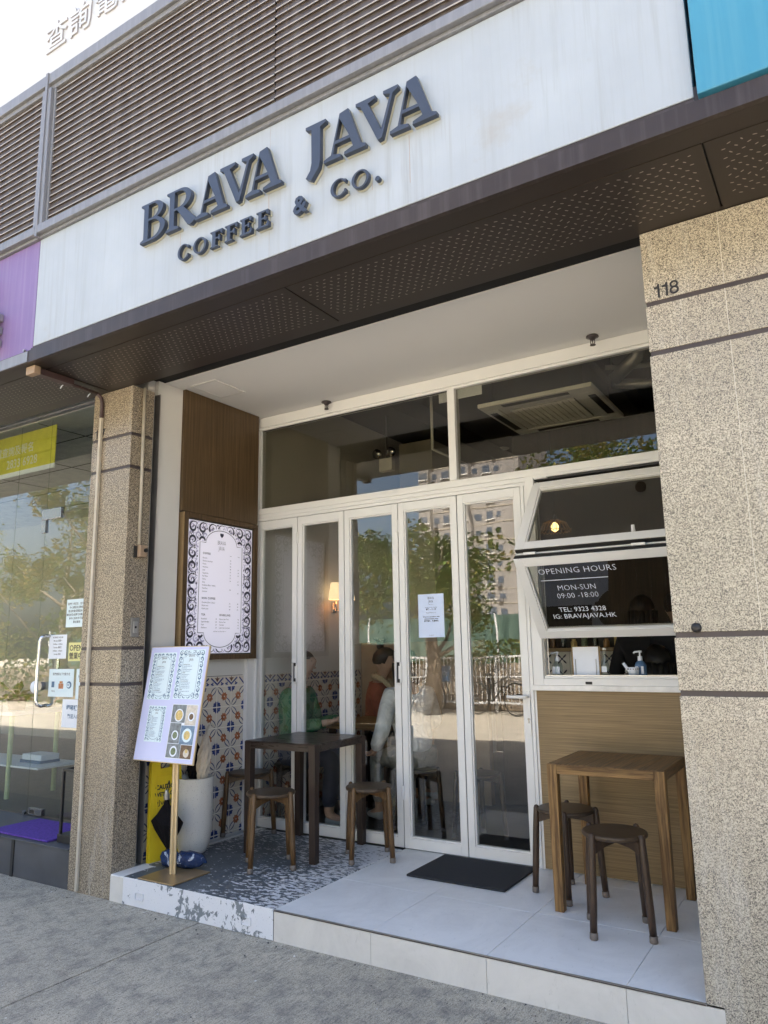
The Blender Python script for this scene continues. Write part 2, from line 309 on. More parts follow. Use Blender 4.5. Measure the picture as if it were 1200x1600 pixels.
# ------------------------------------------------------------------ mesh helpers
class MB:
    def __init__(s): s.v = []; s.f = []; s.mi = []; s.ms = []; s.k = 0; s.sm = []; s.smooth = False
    def m(s, mat):
        if isinstance(mat, str): mat = M[mat]
        if mat not in s.ms: s.ms.append(mat)
        s.k = s.ms.index(mat); return s
    def face(s, pts):
        b = len(s.v); s.v += [tuple(p) for p in pts]; s.f.append(tuple(range(b, b+len(pts)))); s.mi.append(s.k); s.sm.append(s.smooth); return s
    def add(s, vs, fs, T=None):
        b = len(s.v)
        s.v += [tuple(T @ Vector(p)) if T else tuple(p) for p in vs]
        for f in fs: s.f.append(tuple(b+i for i in f)); s.mi.append(s.k); s.sm.append(s.smooth)
        return s
    def box(s, x0, x1, y0, y1, z0, z1, T=None):
        v = [(x, y, z) for x in (x0, x1) for y in (y0, y1) for z in (z0, z1)]
        return s.add(v, [(0, 1, 3, 2), (4, 6, 7, 5), (0, 4, 5, 1), (2, 3, 7, 6), (0, 2, 6, 4), (1, 5, 7, 3)], T)
    def frustum(s, a, b, ha, hb):     # square bar from a to b with half sizes (x, y)
        v = [(a[0]+i*ha[0], a[1]+j*ha[1], a[2]) for i, j in ((-1, -1), (1, -1), (1, 1), (-1, 1))]
        v += [(b[0]+i*hb[0], b[1]+j*hb[1], b[2]) for i, j in ((-1, -1), (1, -1), (1, 1), (-1, 1))]
        return s.add(v, [(3, 2, 1, 0), (4, 5, 6, 7)]+[(i, (i+1) % 4, 4+(i+1) % 4, 4+i) for i in range(4)])
    def cyl(s, a, b, r0, r1=None, n=14, cap=True):
        r1 = r0 if r1 is None else r1; a = Vector(a); b = Vector(b); d = (b-a).normalized()
        u = d.orthogonal().normalized(); w_ = d.cross(u); v = []
        for p, r in ((a, r0), (b, r1)): v += [p+u*r*math.cos(2*PI*i/n)+w_*r*math.sin(2*PI*i/n) for i in range(n)]
        f = [(i, (i+1) % n, n+(i+1) % n, n+i) for i in range(n)]
        sm = s.smooth; s.smooth = True; s.add(v, f); s.smooth = sm
        if cap:
            s.add(v[:n], [tuple(range(n-1, -1, -1))]); s.add(v[n:], [tuple(range(n))])
        return s
    def tube(s, pts, r, n=8, closed=False):
        pts = [Vector(p) for p in pts]; N = len(pts); v = []; u = None
        for i, p in enumerate(pts):
            d = (pts[(i+1) % N]-pts[i-1]) if closed else (pts[min(i+1, N-1)]-pts[max(i-1, 0)])
            d.normalize()
            u = d.orthogonal().normalized() if u is None else (u-d*u.dot(d)).normalized()
            w_ = d.cross(u); rr = r[i] if isinstance(r, (list, tuple)) else r
            v += [p+u*rr*math.cos(2*PI*k/n)+w_*rr*math.sin(2*PI*k/n) for k in range(n)]
        f = []
        for i in range(N if closed else N-1):
            a = i*n; b = ((i+1) % N)*n
            f += [(a+k, a+(k+1) % n, b+(k+1) % n, b+k) for k in range(n)]
        if not closed: f += [tuple(range(n-1, -1, -1)), tuple((N-1)*n+k for k in range(n))]
        sm = s.smooth; s.smooth = True; s.add(v, f); s.smooth = sm; return s
    def lathe(s, prof, c=(0, 0, 0), n=28, T=None):
        v = []; 
        for r, z in prof: v += [(c[0]+r*math.cos(2*PI*k/n), c[1]+r*math.sin(2*PI*k/n), c[2]+z) for k in range(n)]
        f = []
        for i in range(len(prof)-1):
            a = i*n; b = a+n; f += [(a+k, a+(k+1) % n, b+(k+1) % n, b+k) for k in range(n)]
        if prof[0][0] > 1e-4: f.append(tuple(range(n-1, -1, -1)))
        if prof[-1][0] > 1e-4: f.append(tuple((len(prof)-1)*n+k for k in range(n)))
        sm = s.smooth; s.smooth = True; s.add(v, f, T); s.smooth = sm; return s
    def prism(s, poly, fn, d0, d1):   # poly in (u,v); fn(u,v,d)->point
        n = len(poly); v = [fn(a, b, d0) for a, b in poly]+[fn(a, b, d1) for a, b in poly]
        return s.add(v, [tuple(range(n-1, -1, -1)), tuple(range(n, 2*n))]+[(i, (i+1) % n, n+(i+1) % n, n+i) for i in range(n)])
    def mesh(s, me, fn):
        b = len(s.v); s.v += [tuple(fn(*p.co)) for p in me.vertices]
        for p in me.polygons: s.f.append(tuple(b+i for i in p.vertices)); s.mi.append(s.k); s.sm.append(False)
        return s
def link(name, mb, parent=None, bevel=0, seg=2, mat=None):
    me = bpy.data.meshes.new(name)
    off = parent_loc(parent)
    me.from_pydata([(v[0]-off.x, v[1]-off.y, v[2]-off.z) for v in mb.v], [], mb.f)
    for m_ in mb.ms: me.materials.append(m_)
    me.polygons.foreach_set('material_index', mb.mi); me.polygons.foreach_set('use_smooth', mb.sm)
    bm = bmesh.new(); bm.from_mesh(me); bmesh.ops.recalc_face_normals(bm, faces=bm.faces); bm.to_mesh(me); bm.free(); me.update()
    o = bpy.data.objects.new(name, me); C.objects.link(o)
    if parent: o.parent = parent
    if bevel:
        b = o.modifiers.new('bevel', 'BEVEL'); b.width = bevel; b.segments = seg; b.limit_method = 'ANGLE'; b.angle_limit = .6
    return o
def parent_loc(p):
    v = Vector((0, 0, 0))
    while p: v = v+p.location; p = p.parent
    return v
def thing(name, label, cat, loc=(0, 0, 0), group=None):
    o = bpy.data.objects.new(name, None); C.objects.link(o); o.location = loc; o.empty_display_size = .1
    return tag(o, label, cat, group)
def tag(o, label, cat, group=None, kind=None):
    o['label'] = label; o['category'] = cat
    if group: o['group'] = group
    if kind: o['kind'] = kind
    return o
def dup(root, loc, rot=0, label=None):
    r = root.copy(); C.objects.link(r); r.location = loc; r.rotation_euler = (0, 0, rot)
    if label: r['label'] = label
    for ch in list(root.children):
        c = ch.copy(); C.objects.link(c); c.parent = r
        for q in list(ch.children):
            d = q.copy(); C.objects.link(d); d.parent = c
    return r
_font = None
def text_mesh(body, size, align='LEFT', sx=1, bold=0, space=1):
    cu = bpy.data.curves.new('t', 'FONT'); cu.body = body; cu.size = size; cu.align_x = align; cu.offset = bold; cu.resolution_u = 2; cu.space_character = space
    o = bpy.data.objects.new('t', cu); C.objects.link(o); dg = bpy.context.evaluated_depsgraph_get(); dg.update()
    me = bpy.data.meshes.new_from_object(o.evaluated_get(dg)); bpy.data.objects.remove(o); bpy.data.curves.remove(cu)
    for v in me.vertices: v.co.x *= sx
    return me
def put_text(mb, body, size, fn, u, v, align='LEFT', sx=1, bold=0, space=1, mat=None):
    if mat: mb.m(mat)
    me = text_mesh(body, size, align, sx, bold, space); mb.mesh(me, lambda a, b, c: fn(a+u, b+v)); bpy.data.meshes.remove(me)
def curve_mesh(loops, ext, bev=0):
    cu = bpy.data.curves.new('c', 'CURVE'); cu.dimensions = '2D'; cu.fill_mode = 'BOTH'; cu.extrude = ext; cu.bevel_depth = bev; cu.bevel_resolution = 1; cu.offset = -bev*1.4
    for L in loops:
        sp = cu.splines.new('POLY'); sp.points.add(len(L)-1); sp.use_cyclic_u = True
        for i, p in enumerate(L): sp.points[i].co = (p[0], p[1], 0, 1)
    o = bpy.data.objects.new('c', cu); C.objects.link(o); dg = bpy.context.evaluated_depsgraph_get(); dg.update()
    me = bpy.data.meshes.new_from_object(o.evaluated_get(dg)); bpy.data.objects.remove(o); bpy.data.curves.remove(cu); return me
def disc(mb, c, fn, r, n=12, ry=None, rot=0):
    ry = ry or r; cs, sn = math.cos(rot), math.sin(rot)
    pts = []
    for i in range(n):
        a = 2*PI*i/n; x, y = r*math.cos(a), ry*math.sin(a); pts.append(fn(c[0]+x*cs-y*sn, c[1]+x*sn+y*cs))
    mb.face(pts)
def ribbon(mb, pts, wid, fn):
    n = len(pts); L = []; R_ = []
    for i, p in enumerate(pts):
        a = pts[max(0, i-1)]; b = pts[min(n-1, i+1)]; dx, dy = b[0]-a[0], b[1]-a[1]; l = math.hypot(dx, dy) or 1
        w_ = (wid[i] if isinstance(wid, (list, tuple)) else wid)/2
        L.append(fn(p[0]-dy/l*w_, p[1]+dx/l*w_)); R_.append(fn(p[0]+dy/l*w_, p[1]-dx/l*w_))
    for i in range(n-1): mb.face([L[i], R_[i], R_[i+1], L[i+1]])
def arc(cx, cy, rx, ry, a0, a1, n=10):
    return [(cx+rx*math.cos(math.radians(a0+(a1-a0)*i/n)), cy+ry*math.sin(math.radians(a0+(a1-a0)*i/n))) for i in range(n+1)]
def flat(name, m_, fn_pts, parent): ...

def solo(name, mb, label, cat, loc=(0, 0, 0), group=None, bevel=0, kind=None):
    l = Vector(loc); mb.v = [(v[0]-l.x, v[1]-l.y, v[2]-l.z) for v in mb.v]
    o = link(name, mb, None, bevel); o.location = l
    if kind: o['kind'] = kind; return o
    return tag(o, label, cat, group)
D = 1.362; PL = -.07                 # door plane, left wall plane
GZ = -.15
# ================================================================== ground
def ground(name, mb, label=None):
    o = link(name, mb); o['kind'] = 'structure'; return o
m = MB().m('concrete')
m.box(-14, .755, -5.2, .6, GZ-.2, GZ); m.box(.765, 16, -5.2, .6, GZ-.2, GZ)
m.m('grout').box(.755, .765, -5.2, .6, GZ-.2, GZ-.012)
ground('pavement', m)
m = MB().m('asph').face([(-300, -300, GZ-.02), (300, -300, GZ-.02), (300, -5.2, GZ-.02), (-300, -5.2, GZ-.02)])
ground('plaza', m)
m = MB().m('asph').face([(-300, .6, GZ-.21), (300, .6, GZ-.21), (300, 300, GZ-.21), (-300, 300, GZ-.21)])
ground('ground', m)

# ================================================================== building
bld = thing('shop_building', 'low grey and white shopping block that houses the coffee shop and its neighbours', 'building', (1.7, 1, GZ))
m = MB().m('upper').box(-14, 16, -.60, 10, 5.215, 6.25); link('upper_wall', m, bld)
m = MB().m('dark').box(-14, 16, -.50, 10, 3.95, 5.21).box(-14, 16, -.45, .0, 3.30, 3.94)
link('wall_core', m, bld)
m = MB().m('wallw').box(-.41, PL, .186, 8, GZ, 3.94)
link('party_wall', m, bld)
m = MB().m('wallw').box(3.46, 6, .302, 8, GZ, 3.94); link('party_wall', m, bld)
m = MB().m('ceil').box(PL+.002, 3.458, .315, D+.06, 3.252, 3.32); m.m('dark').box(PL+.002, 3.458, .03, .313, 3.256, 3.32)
link('recess_ceiling', m, bld)
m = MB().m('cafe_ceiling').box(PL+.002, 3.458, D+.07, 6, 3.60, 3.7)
for x in (.6, 1.6, 2.4): m.box(x, x+.18, D+.1, 6, 3.42, 3.598)
link('interior_ceiling', m, bld)
m = MB().m('cafe_wall').box(PL+.002, 3.458, 6.0, 6.1, 0, 3.6); link('back_wall', m, bld)
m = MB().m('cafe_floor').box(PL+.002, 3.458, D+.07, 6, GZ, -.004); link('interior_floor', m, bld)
m = MB().m('nwall').box(-14, -.412, 4.0, 4.1, .09, 3.5); link('neighbour_back_wall', m, bld)
m = MB().m('nceil').box(-14, -.412, .56, 4.0, 3.44, 3.5)
m.m('gasket')
for x in (-1.0, -2.2, -3.4, -4.6): m.box(x, x+.012, .6, 4, 3.436, 3.439)
for y in (1.2, 1.9, 2.6, 3.3): m.box(-6, -.42, y, y+.012, 3.432, 3.435)
link('neighbour_ceiling', m, bld)
m = MB().m('nfloor').box(-14, -.412, .5, 4.0, GZ, .091); link('neighbour_floor', m, bld)
m = MB().m('nwall').box(-.44, -.411, .56, 3.99, .093, 3.43); m.m('gasket')
for j in range(46):
    for i in range(26):
        y = .75+i*.045; z = .35+j*.058
        m.box(-.4415, -.4405, y, y+.008, z, z+.008)
for y in (1.25, 1.9): m.box(-.4425, -.4405, y, y+.008, .1, 3.4)
for z in (1.05, 2.2, 2.9): m.box(-.4435, -.4405, .6, 3.5, z, z+.008)
link('pegboard_wall', m, bld)

# soffit of the canopy and its front lip
cano = thing('canopy', 'dark brown metal canopy with a perforated underside running over the shop fronts', 'canopy', (1.75, -.3, 3.14))
m = MB().m('brown').box(-14, 16, -.640, -.612, 3.142, 3.222); m.m('frame_galv').box(-14, -.225, -.645, -.6405, 3.146, 3.216)
link('front_lip', m, cano)
m = MB().m('soffit').box(-14, 16, -.611, -.505, 3.142, 3.16); m.box(-14, 16, -.455+.43, .025, 3.142, 3.16)
m.box(-14, 16, -.611, -.05, 3.155, 3.30)
m.m('dark').box(-14, 16, -.503, -.027, 3.150, 3.154)
link('soffit_rim', m, cano)
xs = [-6.18, -4.2, -2.215, -.235, 1.752, 3.737, 5.72]
rn = random.Random(3)
for a, b in zip(xs[:-1], xs[1:]):
    m = MB().m('soffit').box(a+.004, b-.004, -.502, -.028, 3.140, 3.149)
    m.m('soffit_hole_lit'); y = -.455; r = 0
    while y < -.08:
        x = a+.06+(.0 if r % 2 else .022)
        while x < b-.05:
            an = rn.choice([.5, .9, -.4, .2])+rn.uniform(-.3, .3)
            l, w_ = .0092*rn.uniform(.8, 1.1), .0032
            pts = []
            for k in range(6):
                t = 2*PI*k/6; u, v_ = l*math.cos(t), w_*math.sin(t)
                pts.append((x+u*math.cos(an)-v_*math.sin(an)+rn.uniform(-.004, .004)*0, y+u*math.sin(an)+v_*math.cos(an), 3.1395))
            m.face(pts); x += .044
        y += .030; r += 1
    link('perforated_panel', m, cano)

# ---------------------------------------------------------------- signs on the fascia
def fxz(u, v): return (u, -.616, v)
sgn = thing('shop_sign', 'long white weathered sign board with raised dark blue lettering BRAVA JAVA COFFEE & CO.', 'sign', (1.75, -.6, 3.25))
m = MB().m('sign').box(-.218, 3.736, -.615, -.50, 3.258, 3.995)
link('sign_board', m, sgn, .003)
for x in (1.742, ):
    m = MB().m('soft_grey').box(x, x+.0022, -.6156, -.6145, 3.262, 3.992); link('panel_seam', m, sgn)
for x, z0, z1 in ((1.735, 3.52, 3.60), (2.56, 3.36, 3.60), (1.10, 3.50, 3.60), (2.36, 3.40, 3.48)):
    m = MB().m('box_tan').box(x, x+.0016, -.6157, -.6149, z0, z1); link('rust_run', m, sgn)
m = MB().m('brown').box(-.218, 3.736, -.628, -.51, 3.224, 3.240).box(-.218, 3.736, -.609, -.51, 3.2405, 3.2575); m.m('dark').box(-.21, 3.73, -.6095, -.608, 3.2425, 3.249)
link('drip_edge', m, sgn)
GL = {}
GL['A'] = ([[(0, 0), (.42, 0), (.41, .07), (.24, .12), (.275, .32), (.635, .32), (.70, .13), (.50, .075), (.49, 0), (1.0, 0), (1, .07), (.89, .12), (.60, 1), (.39, .965), (.375, .9), (.175, .12), (0, .07)],
             [(.295, .40), (.395, .84), (.608, .40)]], 1.0)
GL['V'] = ([[(0, .93), (0, 1), (.46, 1), (.455, .93), (.295, .88), (.58, .21), (.795, .87), (.64, .93), (.64, 1), (.98, 1), (.98, .93), (.86, .87), (.60, 0.02), (.50, 0), (.11, .88)]], 1.0)
GL['B'] = ([[(0, 0), (0, .055), (.11, .10), (.11, .90), (.01, .95), (.01, 1)]+arc(.42, .77, .35, .23, 90, -62, 12)+arc(.40, .285, .45, .285, 62, -90, 14),
            [(.27, .935)]+arc(.40, .765, .20, .175, 88, -88, 10)+[(.27, .585)],
            [(.27, .525)]+arc(.38, .295, .29, .23, 85, -88, 12)+[(.27, .065)]], 1.0)
GL['R'] = ([[(0, 0), (0, .055), (.11, .10), (.11, .90), (.01, .95), (.01, 1)]+arc(.44, .735, .36, .265, 90, -68, 12)+[(.98, .075), (.80, -.03), (.70, .0), (.36, .47), (.27, .47), (.27, .11), (.42, .055), (.42, 0)],
            [(.27, .94)]+arc(.41, .735, .22, .20, 88, -88, 10)+[(.27, .535)]], 1.0)
GL['J'] = ([[(0, .93), (0, 1), (.50, 1), (.50, .93), (.37, .88), (.365, .12), (.33, -.02), (.14, -.25), (.0, -.16), (.11, -.02), (.145, .14), (.14, .88)]], 1.0)
GL['C'] = ([[(.95, .85)]+arc(.52, .5, .50, .50, 52, 308, 20)+[(.95, .14), (.93, .34), (.84, .34), (.80, .20)]+arc(.54, .5, .33, .41, 318, 42, 16)+[(.84, .68), (.93, .68)]], 1.0)
GL['O'] = ([arc(.5, .5, .5, .50, 0, 345, 23), arc(.5, .5, .33, .40, 0, 345, 23)], 1.0)
GL['F'] = ([[(0, 0), (0, .08), (.14, .12), (.14, .88), (0, .92), (0, 1), (.85, 1), (.85, .70), (.75, .70), (.70, .87), (.38, .87), (.38, .58), (.56, .58), (.60, .70), (.69, .70), (.69, .36), (.60, .36), (.56, .47), (.38, .47), (.38, .12), (.55, .08), (.55, 0)]], 1.0)
GL['E'] = ([[(0, 0), (0, .08), (.14, .12), (.14, .88), (0, .92), (0, 1), (.82, 1), (.82, .72), (.72, .72), (.67, .87), (.38, .87), (.38, .58), (.56, .58), (.60, .68), (.68, .68), (.68, .37), (.60, .37), (.56, .47), (.38, .47), (.38, .13), (.68, .13), (.76, .31), (.87, .31), (.85, 0)]], 1.0)
GL['.'] = ([arc(.5, .14, .5, .14*1, 0, 330, 11)], 1.0)
def letter(ch, x0, x1, z0, h, dep):
    loops = GL[ch][0]; w_ = max(p[0] for L in loops for p in L)
    s_ = (x1-x0)/w_
    L2 = [[(p[0]*s_, p[1]*h) for p in L] for L in loops]
    if ch == '.': L2 = [arc((x1-x0)/2, (x1-x0)/2, (x1-x0)/2, (x1-x0)/2, 0, 330, 11)]
    m = MB()
    f = curve_mesh(L2, dep/2-.0015, .0015); m.m('letter').mesh(f, lambda a, b, c: (x0+a, -.616-.014-dep/2+.0 - c, z0+b))
    f2 = curve_mesh(L2, .006, 0); m.m('letter_back').mesh(f2, lambda a, b, c: (x0+.0005+a, -.616-.0075+c, z0+b-.0005))
    link('letter', m, sgn)
H = .240
for ch, a, b in (('B', .813, 1.016), ('R', 1.022, 1.262), ('A', 1.25, 1.487), ('V', 1.430, 1.664), ('A', 1.612, 1.852), ('J', 2.003, 2.125), ('A', 2.112, 2.353), ('V', 2.299, 2.532), ('A', 2.483, 2.723)):
    letter(ch, a, b, 3.606, H, .026)
for ch, a, b in (('C', 1.120, 1.206), ('O', 1.240, 1.338), ('F', 1.366, 1.453), ('F', 1.470, 1.557), ('E', 1.575, 1.657), ('E', 1.686, 1.769), ('C', 2.146, 2.238), ('O', 2.268, 2.366), ('.', 2.397, 2.424)):
    letter(ch, a, b, 3.405, .095, .022)
me = text_mesh('&', .128, 'LEFT', 1.0, .0035)
m = MB()
cu_v = [v.co.copy() for v in me.vertices]
x0 = min(v.x for v in cu_v)
fr = lambda a, b, c: (1.925+(a-x0)*1.0, -.654, 3.405+b)
m.m('letter').mesh(me, fr)
# side walls of the ampersand
ed = {}
for p in me.polygons:
    vs_ = list(p.vertices)
    for i in range(len(vs_)):
        e = (vs_[i], vs_[(i+1) % len(vs_)]); k = tuple(sorted(e)); ed[k] = ed.get(k, 0)+1
for (a, b), n_ in ed.items():
    if n_ == 1:
        pa, pb = me.vertices[a].co, me.vertices[b].co; A_ = fr(*pa); B_ = fr(*pb)
        m.m('letter').face([A_, B_, (B_[0], -.631, B_[2]), (A_[0], -.631, A_[2])]); m.m('letter_back').face([(A_[0], -.631, A_[2]), (B_[0], -.631, B_[2]), (B_[0], -.616, B_[2]), (A_[0], -.616, A_[2])])
link('letter', m, sgn)

pur = thing('purple_sign', 'purple shop sign board at the left edge beside the white sign', 'sign', (-2, -.6, 3.2))
m = MB().m('purple').box(-5, -.226, -.612, -.5, 3.222, 3.995); link('sign_board', m, pur, .002)
m = MB().m('dark')
m.m('letter_back')
for k, z in enumerate((3.335, 3.425, 3.515)): m.box(-.84, -.575, -.70, -.613, z, z+.052)
m.box(-.84, -.78, -.70, -.6135, 3.33, 3.9)
o = link('letter', m, pur, .006); m.ms[0] = M['steel']; o.data.materials.clear(); o.data.materials.append(M['steel']); o.data.materials.append(M['box_tan'])
m = MB().m('steel').cyl((-.30, -.615, 3.245), (-.30, -.628, 3.245), .008); link('bolt', m, pur)
blu = thing('blue_sign', 'bright blue shop sign box at the upper right beside the white sign', 'sign', (4.6, -.6, 3.2))
m = MB().m('blue').box(3.752, 7, -.655, -.5, 3.235, 4.6); link('sign_box', m, blu, .004)

# ---------------------------------------------------------------- louvre screens above the sign
def louvre(x0, x1, label, joints=()):
    t = thing('louvre_screen', label, 'louvre', ((x0+x1)/2, -.6, 4.0), 'louvre screens above the shop signs')
    m = MB().m('frame_galv')
    m.box(x0, x1, -.66, -.52, 4.018, 4.075).box(x0, x1, -.632, -.52, 3.997, 4.0175).box(x0, x1, -.652, -.52, 5.125, 5.205)
    m.box(x0, x1, -.632, -.52, 5.09, 5.1245).box(x0, x0+.035, -.652, -.52, 4.0755, 5.0895).box(x1-.035, x1, -.652, -.52, 4.0755, 5.0895)
    m.box(x0+.0355, x0+.055, -.63, -.52, 4.0755, 5.0895)
    link('frame', m, t, .003)
    ed_ = [x0+.056]+list(joints)+[x1-.036]
    for q, (xa, xb) in enumerate(zip(ed_[:-1], ed_[1:])):
        m = MB(); z = 4.085+.006*(q % 2)
        if q: xa += .004
        while z < 5.07:
            zt = z+.0485
            m.m('louvre').face([(xa, -.620, z+.0075), (xb, -.620, z+.0075), (xb, -.612, zt), (xa, -.612, zt)])
            m.m('louvre_lip').face([(xa, -.6225, z+.0075), (xb, -.6225, z+.0075), (xb, -.6225, z), (xa, -.6225, z)])
            m.m('louvre').face([(xa, -.6225, z), (xb, -.6225, z), (xb, -.612, z), (xa, -.612, z)])
            z = zt
        link('slats', m, t)
    return t
louvre(-3.2, -.225, 'brown louvre screen left of the vertical post, over the purple sign')
louvre(-.2, 4.4, 'long brown louvre screen with pale streaks above the raised lettering', (1.77,))
m = MB().m('frame_galv').box(-.224, -.201, -.66, -.5, 4.0, 5.21)
solo('frame_post', m, 'thin grey vertical post between two louvre screens', 'post', (-.21, -.6, 4.0), bevel=.002)
# characters raised on the upper white wall
up_ = thing('wall_lettering', 'white raised Chinese characters on the white wall at the top left', 'lettering', (0, -.62, 5.4))
me = text_mesh('查詢電話', .33, 'LEFT', .9, .004)
for k, ch in enumerate('查詢電話'):
    me = text_mesh(ch, .245, 'LEFT', 1.0, .002)
    m = MB().m('upper'); x0 = -.34+k*.265; z0 = 5.46
    f = lambda a, b, c: (x0+a, -.612, z0+b)
    m.mesh(me, f); ed = {}
    for p in me.polygons:
        q = list(p.vertices)
        for i in range(len(q)):
            k2 = tuple(sorted((q[i], q[(i+1) % len(q)]))); ed[k2] = ed.get(k2, 0)+1
    m.m('soft_grey')
    for (a, b), n_ in ed.items():
        if n_ == 1:
            A_ = f(*me.vertices[a].co); B_ = f(*me.vertices[b].co); m.face([A_, B_, (B_[0], -.6005, B_[2]), (A_[0], -.6005, A_[2])])
    link('character', m, up_)

# ---------------------------------------------------------------- granite pilasters
def pil(x0, x1, label, mat, side0, side1, dep):
    t = thing('granite_pilaster', label, 'pilaster', ((x0+x1)/2, dep/2, GZ))
    zs = [GZ, 1.118, 1.348, 2.557, 2.787, 3.139]
    m = MB().m(mat)
    for a, b in zip(zs[:-1], zs[1:]):
        m.box(x0, x1, 0, dep, a if a == GZ else a+.022, b)
    link('stone_cladding', m, t, .0015)
    m = MB().m('groove')
    for a in zs[1:-1]:
        m = MB().m('groove').box(x0+(.005 if side0 else 0), x1-(.005 if side1 else 0), .005, dep, a+.0005, a+.0215); link('groove_strip', m, t)
    return t
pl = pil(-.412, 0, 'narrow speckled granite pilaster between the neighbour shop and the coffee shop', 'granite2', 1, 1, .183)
pr = pil(3.39, 5.4, 'wide pale speckled granite pilaster at the right with number 118', 'granite', 1, 1, .30)
M['joint'] = plain('stone_joint', (.60, .56, .47), .6)
m = MB().m('joint')
for a, b in ((GZ, 1.118), (1.14, 1.348), (1.37, 2.557), (2.579, 2.787), (2.809, 3.138)): m.box(3.711, 3.7132, -.0012, .001, a, b)
link('joint_line', m, pr)
def number(chars, x, z, par):
    for ch in chars:
        m = MB().m('ink_k')
        if ch == '1':
            m.prism([(x+.019, z), (x+.028, z), (x+.028, z+.062), (x+.021, z+.062), (x+.017, z+.053), (x+.005, z+.050), (x+.005, z+.043), (x+.019, z+.043)], lambda u, v, d: (u, d, v), -.0035, .0005); x += .034
        elif ch == '7':
            m.prism([(x+.008, z), (x+.018, z), (x+.026, z+.030), (x+.040, z+.055), (x+.040, z+.062), (x+.002, z+.062), (x+.002, z+.054), (x+.030, z+.054), (x+.016, z+.030)], lambda u, v, d: (u, d, v), -.0035, .0005); x += .044
        else:
            for cz, rr in ((z+.0455, .0165), (z+.0185, .0185)):
                me = curve_mesh([arc(0, 0, rr*1.05, rr, 0, 342, 19), arc(0, 0, rr*.60, rr*.56, 0, 342, 19)], .002); m.mesh(me, lambda a, b, c: (x+.020+a, -.0015+c-(.0002 if rr > .017 else 0), cz+b))
            x += .044
        link('digit', m, par)
number('118', 3.427, 2.818, pr)
number('117', -.385, 2.815, pl)
m = MB().m('blackm').lathe([(0, 0), (.012, 0), (.017, .004), (.020, .010), (.020, .016), (0, .016)], (0, 0, 0), 20, Matrix.Translation((3.478, -.018, 1.386)) @ Matrix.Rotation(-PI/2, 4, 'X'))
link('round_button', m, pr)
m = MB().m('steel').box(0.0005, .012, .06, .125, 1.43, 1.555); m.m('alu').box(.0121, .017, .075, .11, 1.455, 1.53); m.m('blackm').cyl((.0171, .092, 1.492), (.019, .092, 1.492), .008)
solo('key_switch', m, 'small metal key switch plate on the side of the narrow pilaster', 'switch', (0.006, .092, 1.43), bevel=.002)
# roller shutter guide: dark slot
m = MB().m('steel').box(-.06, -.002, .1835, .190, GZ+.151, 3.14).box(-.06, -.002, .236, .243, GZ+.151, 3.14); m.m('dark').box(-.069, -.05, .1905, .2355, .001, 3.14)
solo('shutter_guide', m, 'dark vertical shutter track beside the narrow pilaster', 'track', (-.03, .21, 0))
m = MB().m('wallw').box(PL+.001, -.03, .2435, .475, 1.30, 3.25)
solo('wall_return', m, 'plain white plaster strip between the shutter track and the brown wood cladding', 'wall', (-.05, .36, 1.3), bevel=.002)

# conduits on the left pilaster
t = thing('drain_pipe', 'thin cream pipe running down the front of the narrow pilaster from the canopy', 'pipe', (-.3, -.02, GZ))
m = MB().m('cream').box(-.320, -.298, -.024, -.001, 1.2, 2.96).box(-.317, -.296, -.022, -.001, .50, 1.199).box(-.3155, -.295, -.022, -.001, -.14, .499); link('lower_pipe', m, t, .004)
m = MB().m('dbrown').tube([(-.308, -.015, 2.955), (-.308, -.015, 3.06), (-.303, -.03, 3.10), (-.295, -.07, 3.117)], .014); m.tube([(-.295, -.07, 3.117), (-.27, -.42, 3.117)], .012); link('upper_pipe', m, t)
m = MB().m('box_tan').box(-.30, -.21, -.60, -.555, 3.085, 3.138); m.m('dbrown').box(-.285, -.225, -.5545, -.30, 3.095, 3.136); link('junction_box', m, t, .003)
for y in (-.12, -.33):
    m = MB().m('paper').tube([(-.30, y, 3.105), (-.305, y-.01, 3.09), (-.312, y-.012, 3.078), (-.30, y-.02, 3.074)], .004, 6); link('cable_tie', m, t)
t = thing('alarm_conduit', 'cream conduit with a small tan junction box on the side of the narrow pilaster', 'conduit', (.02, .1, 1.95))
m = MB().m('cream').tube([(.014, .086, 3.139), (.014, .090, 2.6), (.014, .094, 2.04)], .0115); link('pipe', m, t)
m = MB().m('box_tan').box(.001, .05, .077, .132, 1.955, 2.035); link('box', m, t, .004)
m = MB().m('blackm').cyl((.0505, .118, 2.0), (.062, .118, 2.0), .014); link('cable_gland', m, t); m = MB().m('blackm').box(.001, .02, .06, .0765, 1.95, 2.03); link('side_plate', m, t)

# ---------------------------------------------------------------- entrance step
st = thing('entrance_step', 'low tiled entrance step in front of the folding doors', 'step', (1.7, .6, GZ))
m = MB().m('grout').box(0.002, 3.455, .006, D+.06, GZ, -.008); link('step_core', m, st)
g_ = .0012
xt = [1.292, 1.895, 2.495, 3.095, 3.455]; yt = [0, .608, 1.208, D+.05]
m = MB().m('ftile')
for a, b in zip(xt[:-1], xt[1:]):
    for c, d in zip(yt[:-1], yt[1:]):
        m.box(a+g_, b-g_, c+(.0 if c == 0 else g_), d-g_, -.0075, 0)
link('floor_tiles', m, st, .0008, 1)
for q in ((.0005, .118, 0, .245), (.0005, .05, .2475, .84), (.0005, .05, .8425, D+.05)):
    m = MB().m('ftile').box(*q, -.0075, 0); link('edge_tile', m, st, .0008, 1)
m = MB().m('rtile')
for a, b in zip([1.295]+xt[1:-1], xt[1:]): m.box(a+g_, b-g_, -.002, .006, GZ, -.0085)
link('riser_tiles', m, st)
m = MB().m('rtile').box(.0005, .118, -.002, .006, GZ, -.0085); link('corner_riser', m, st)
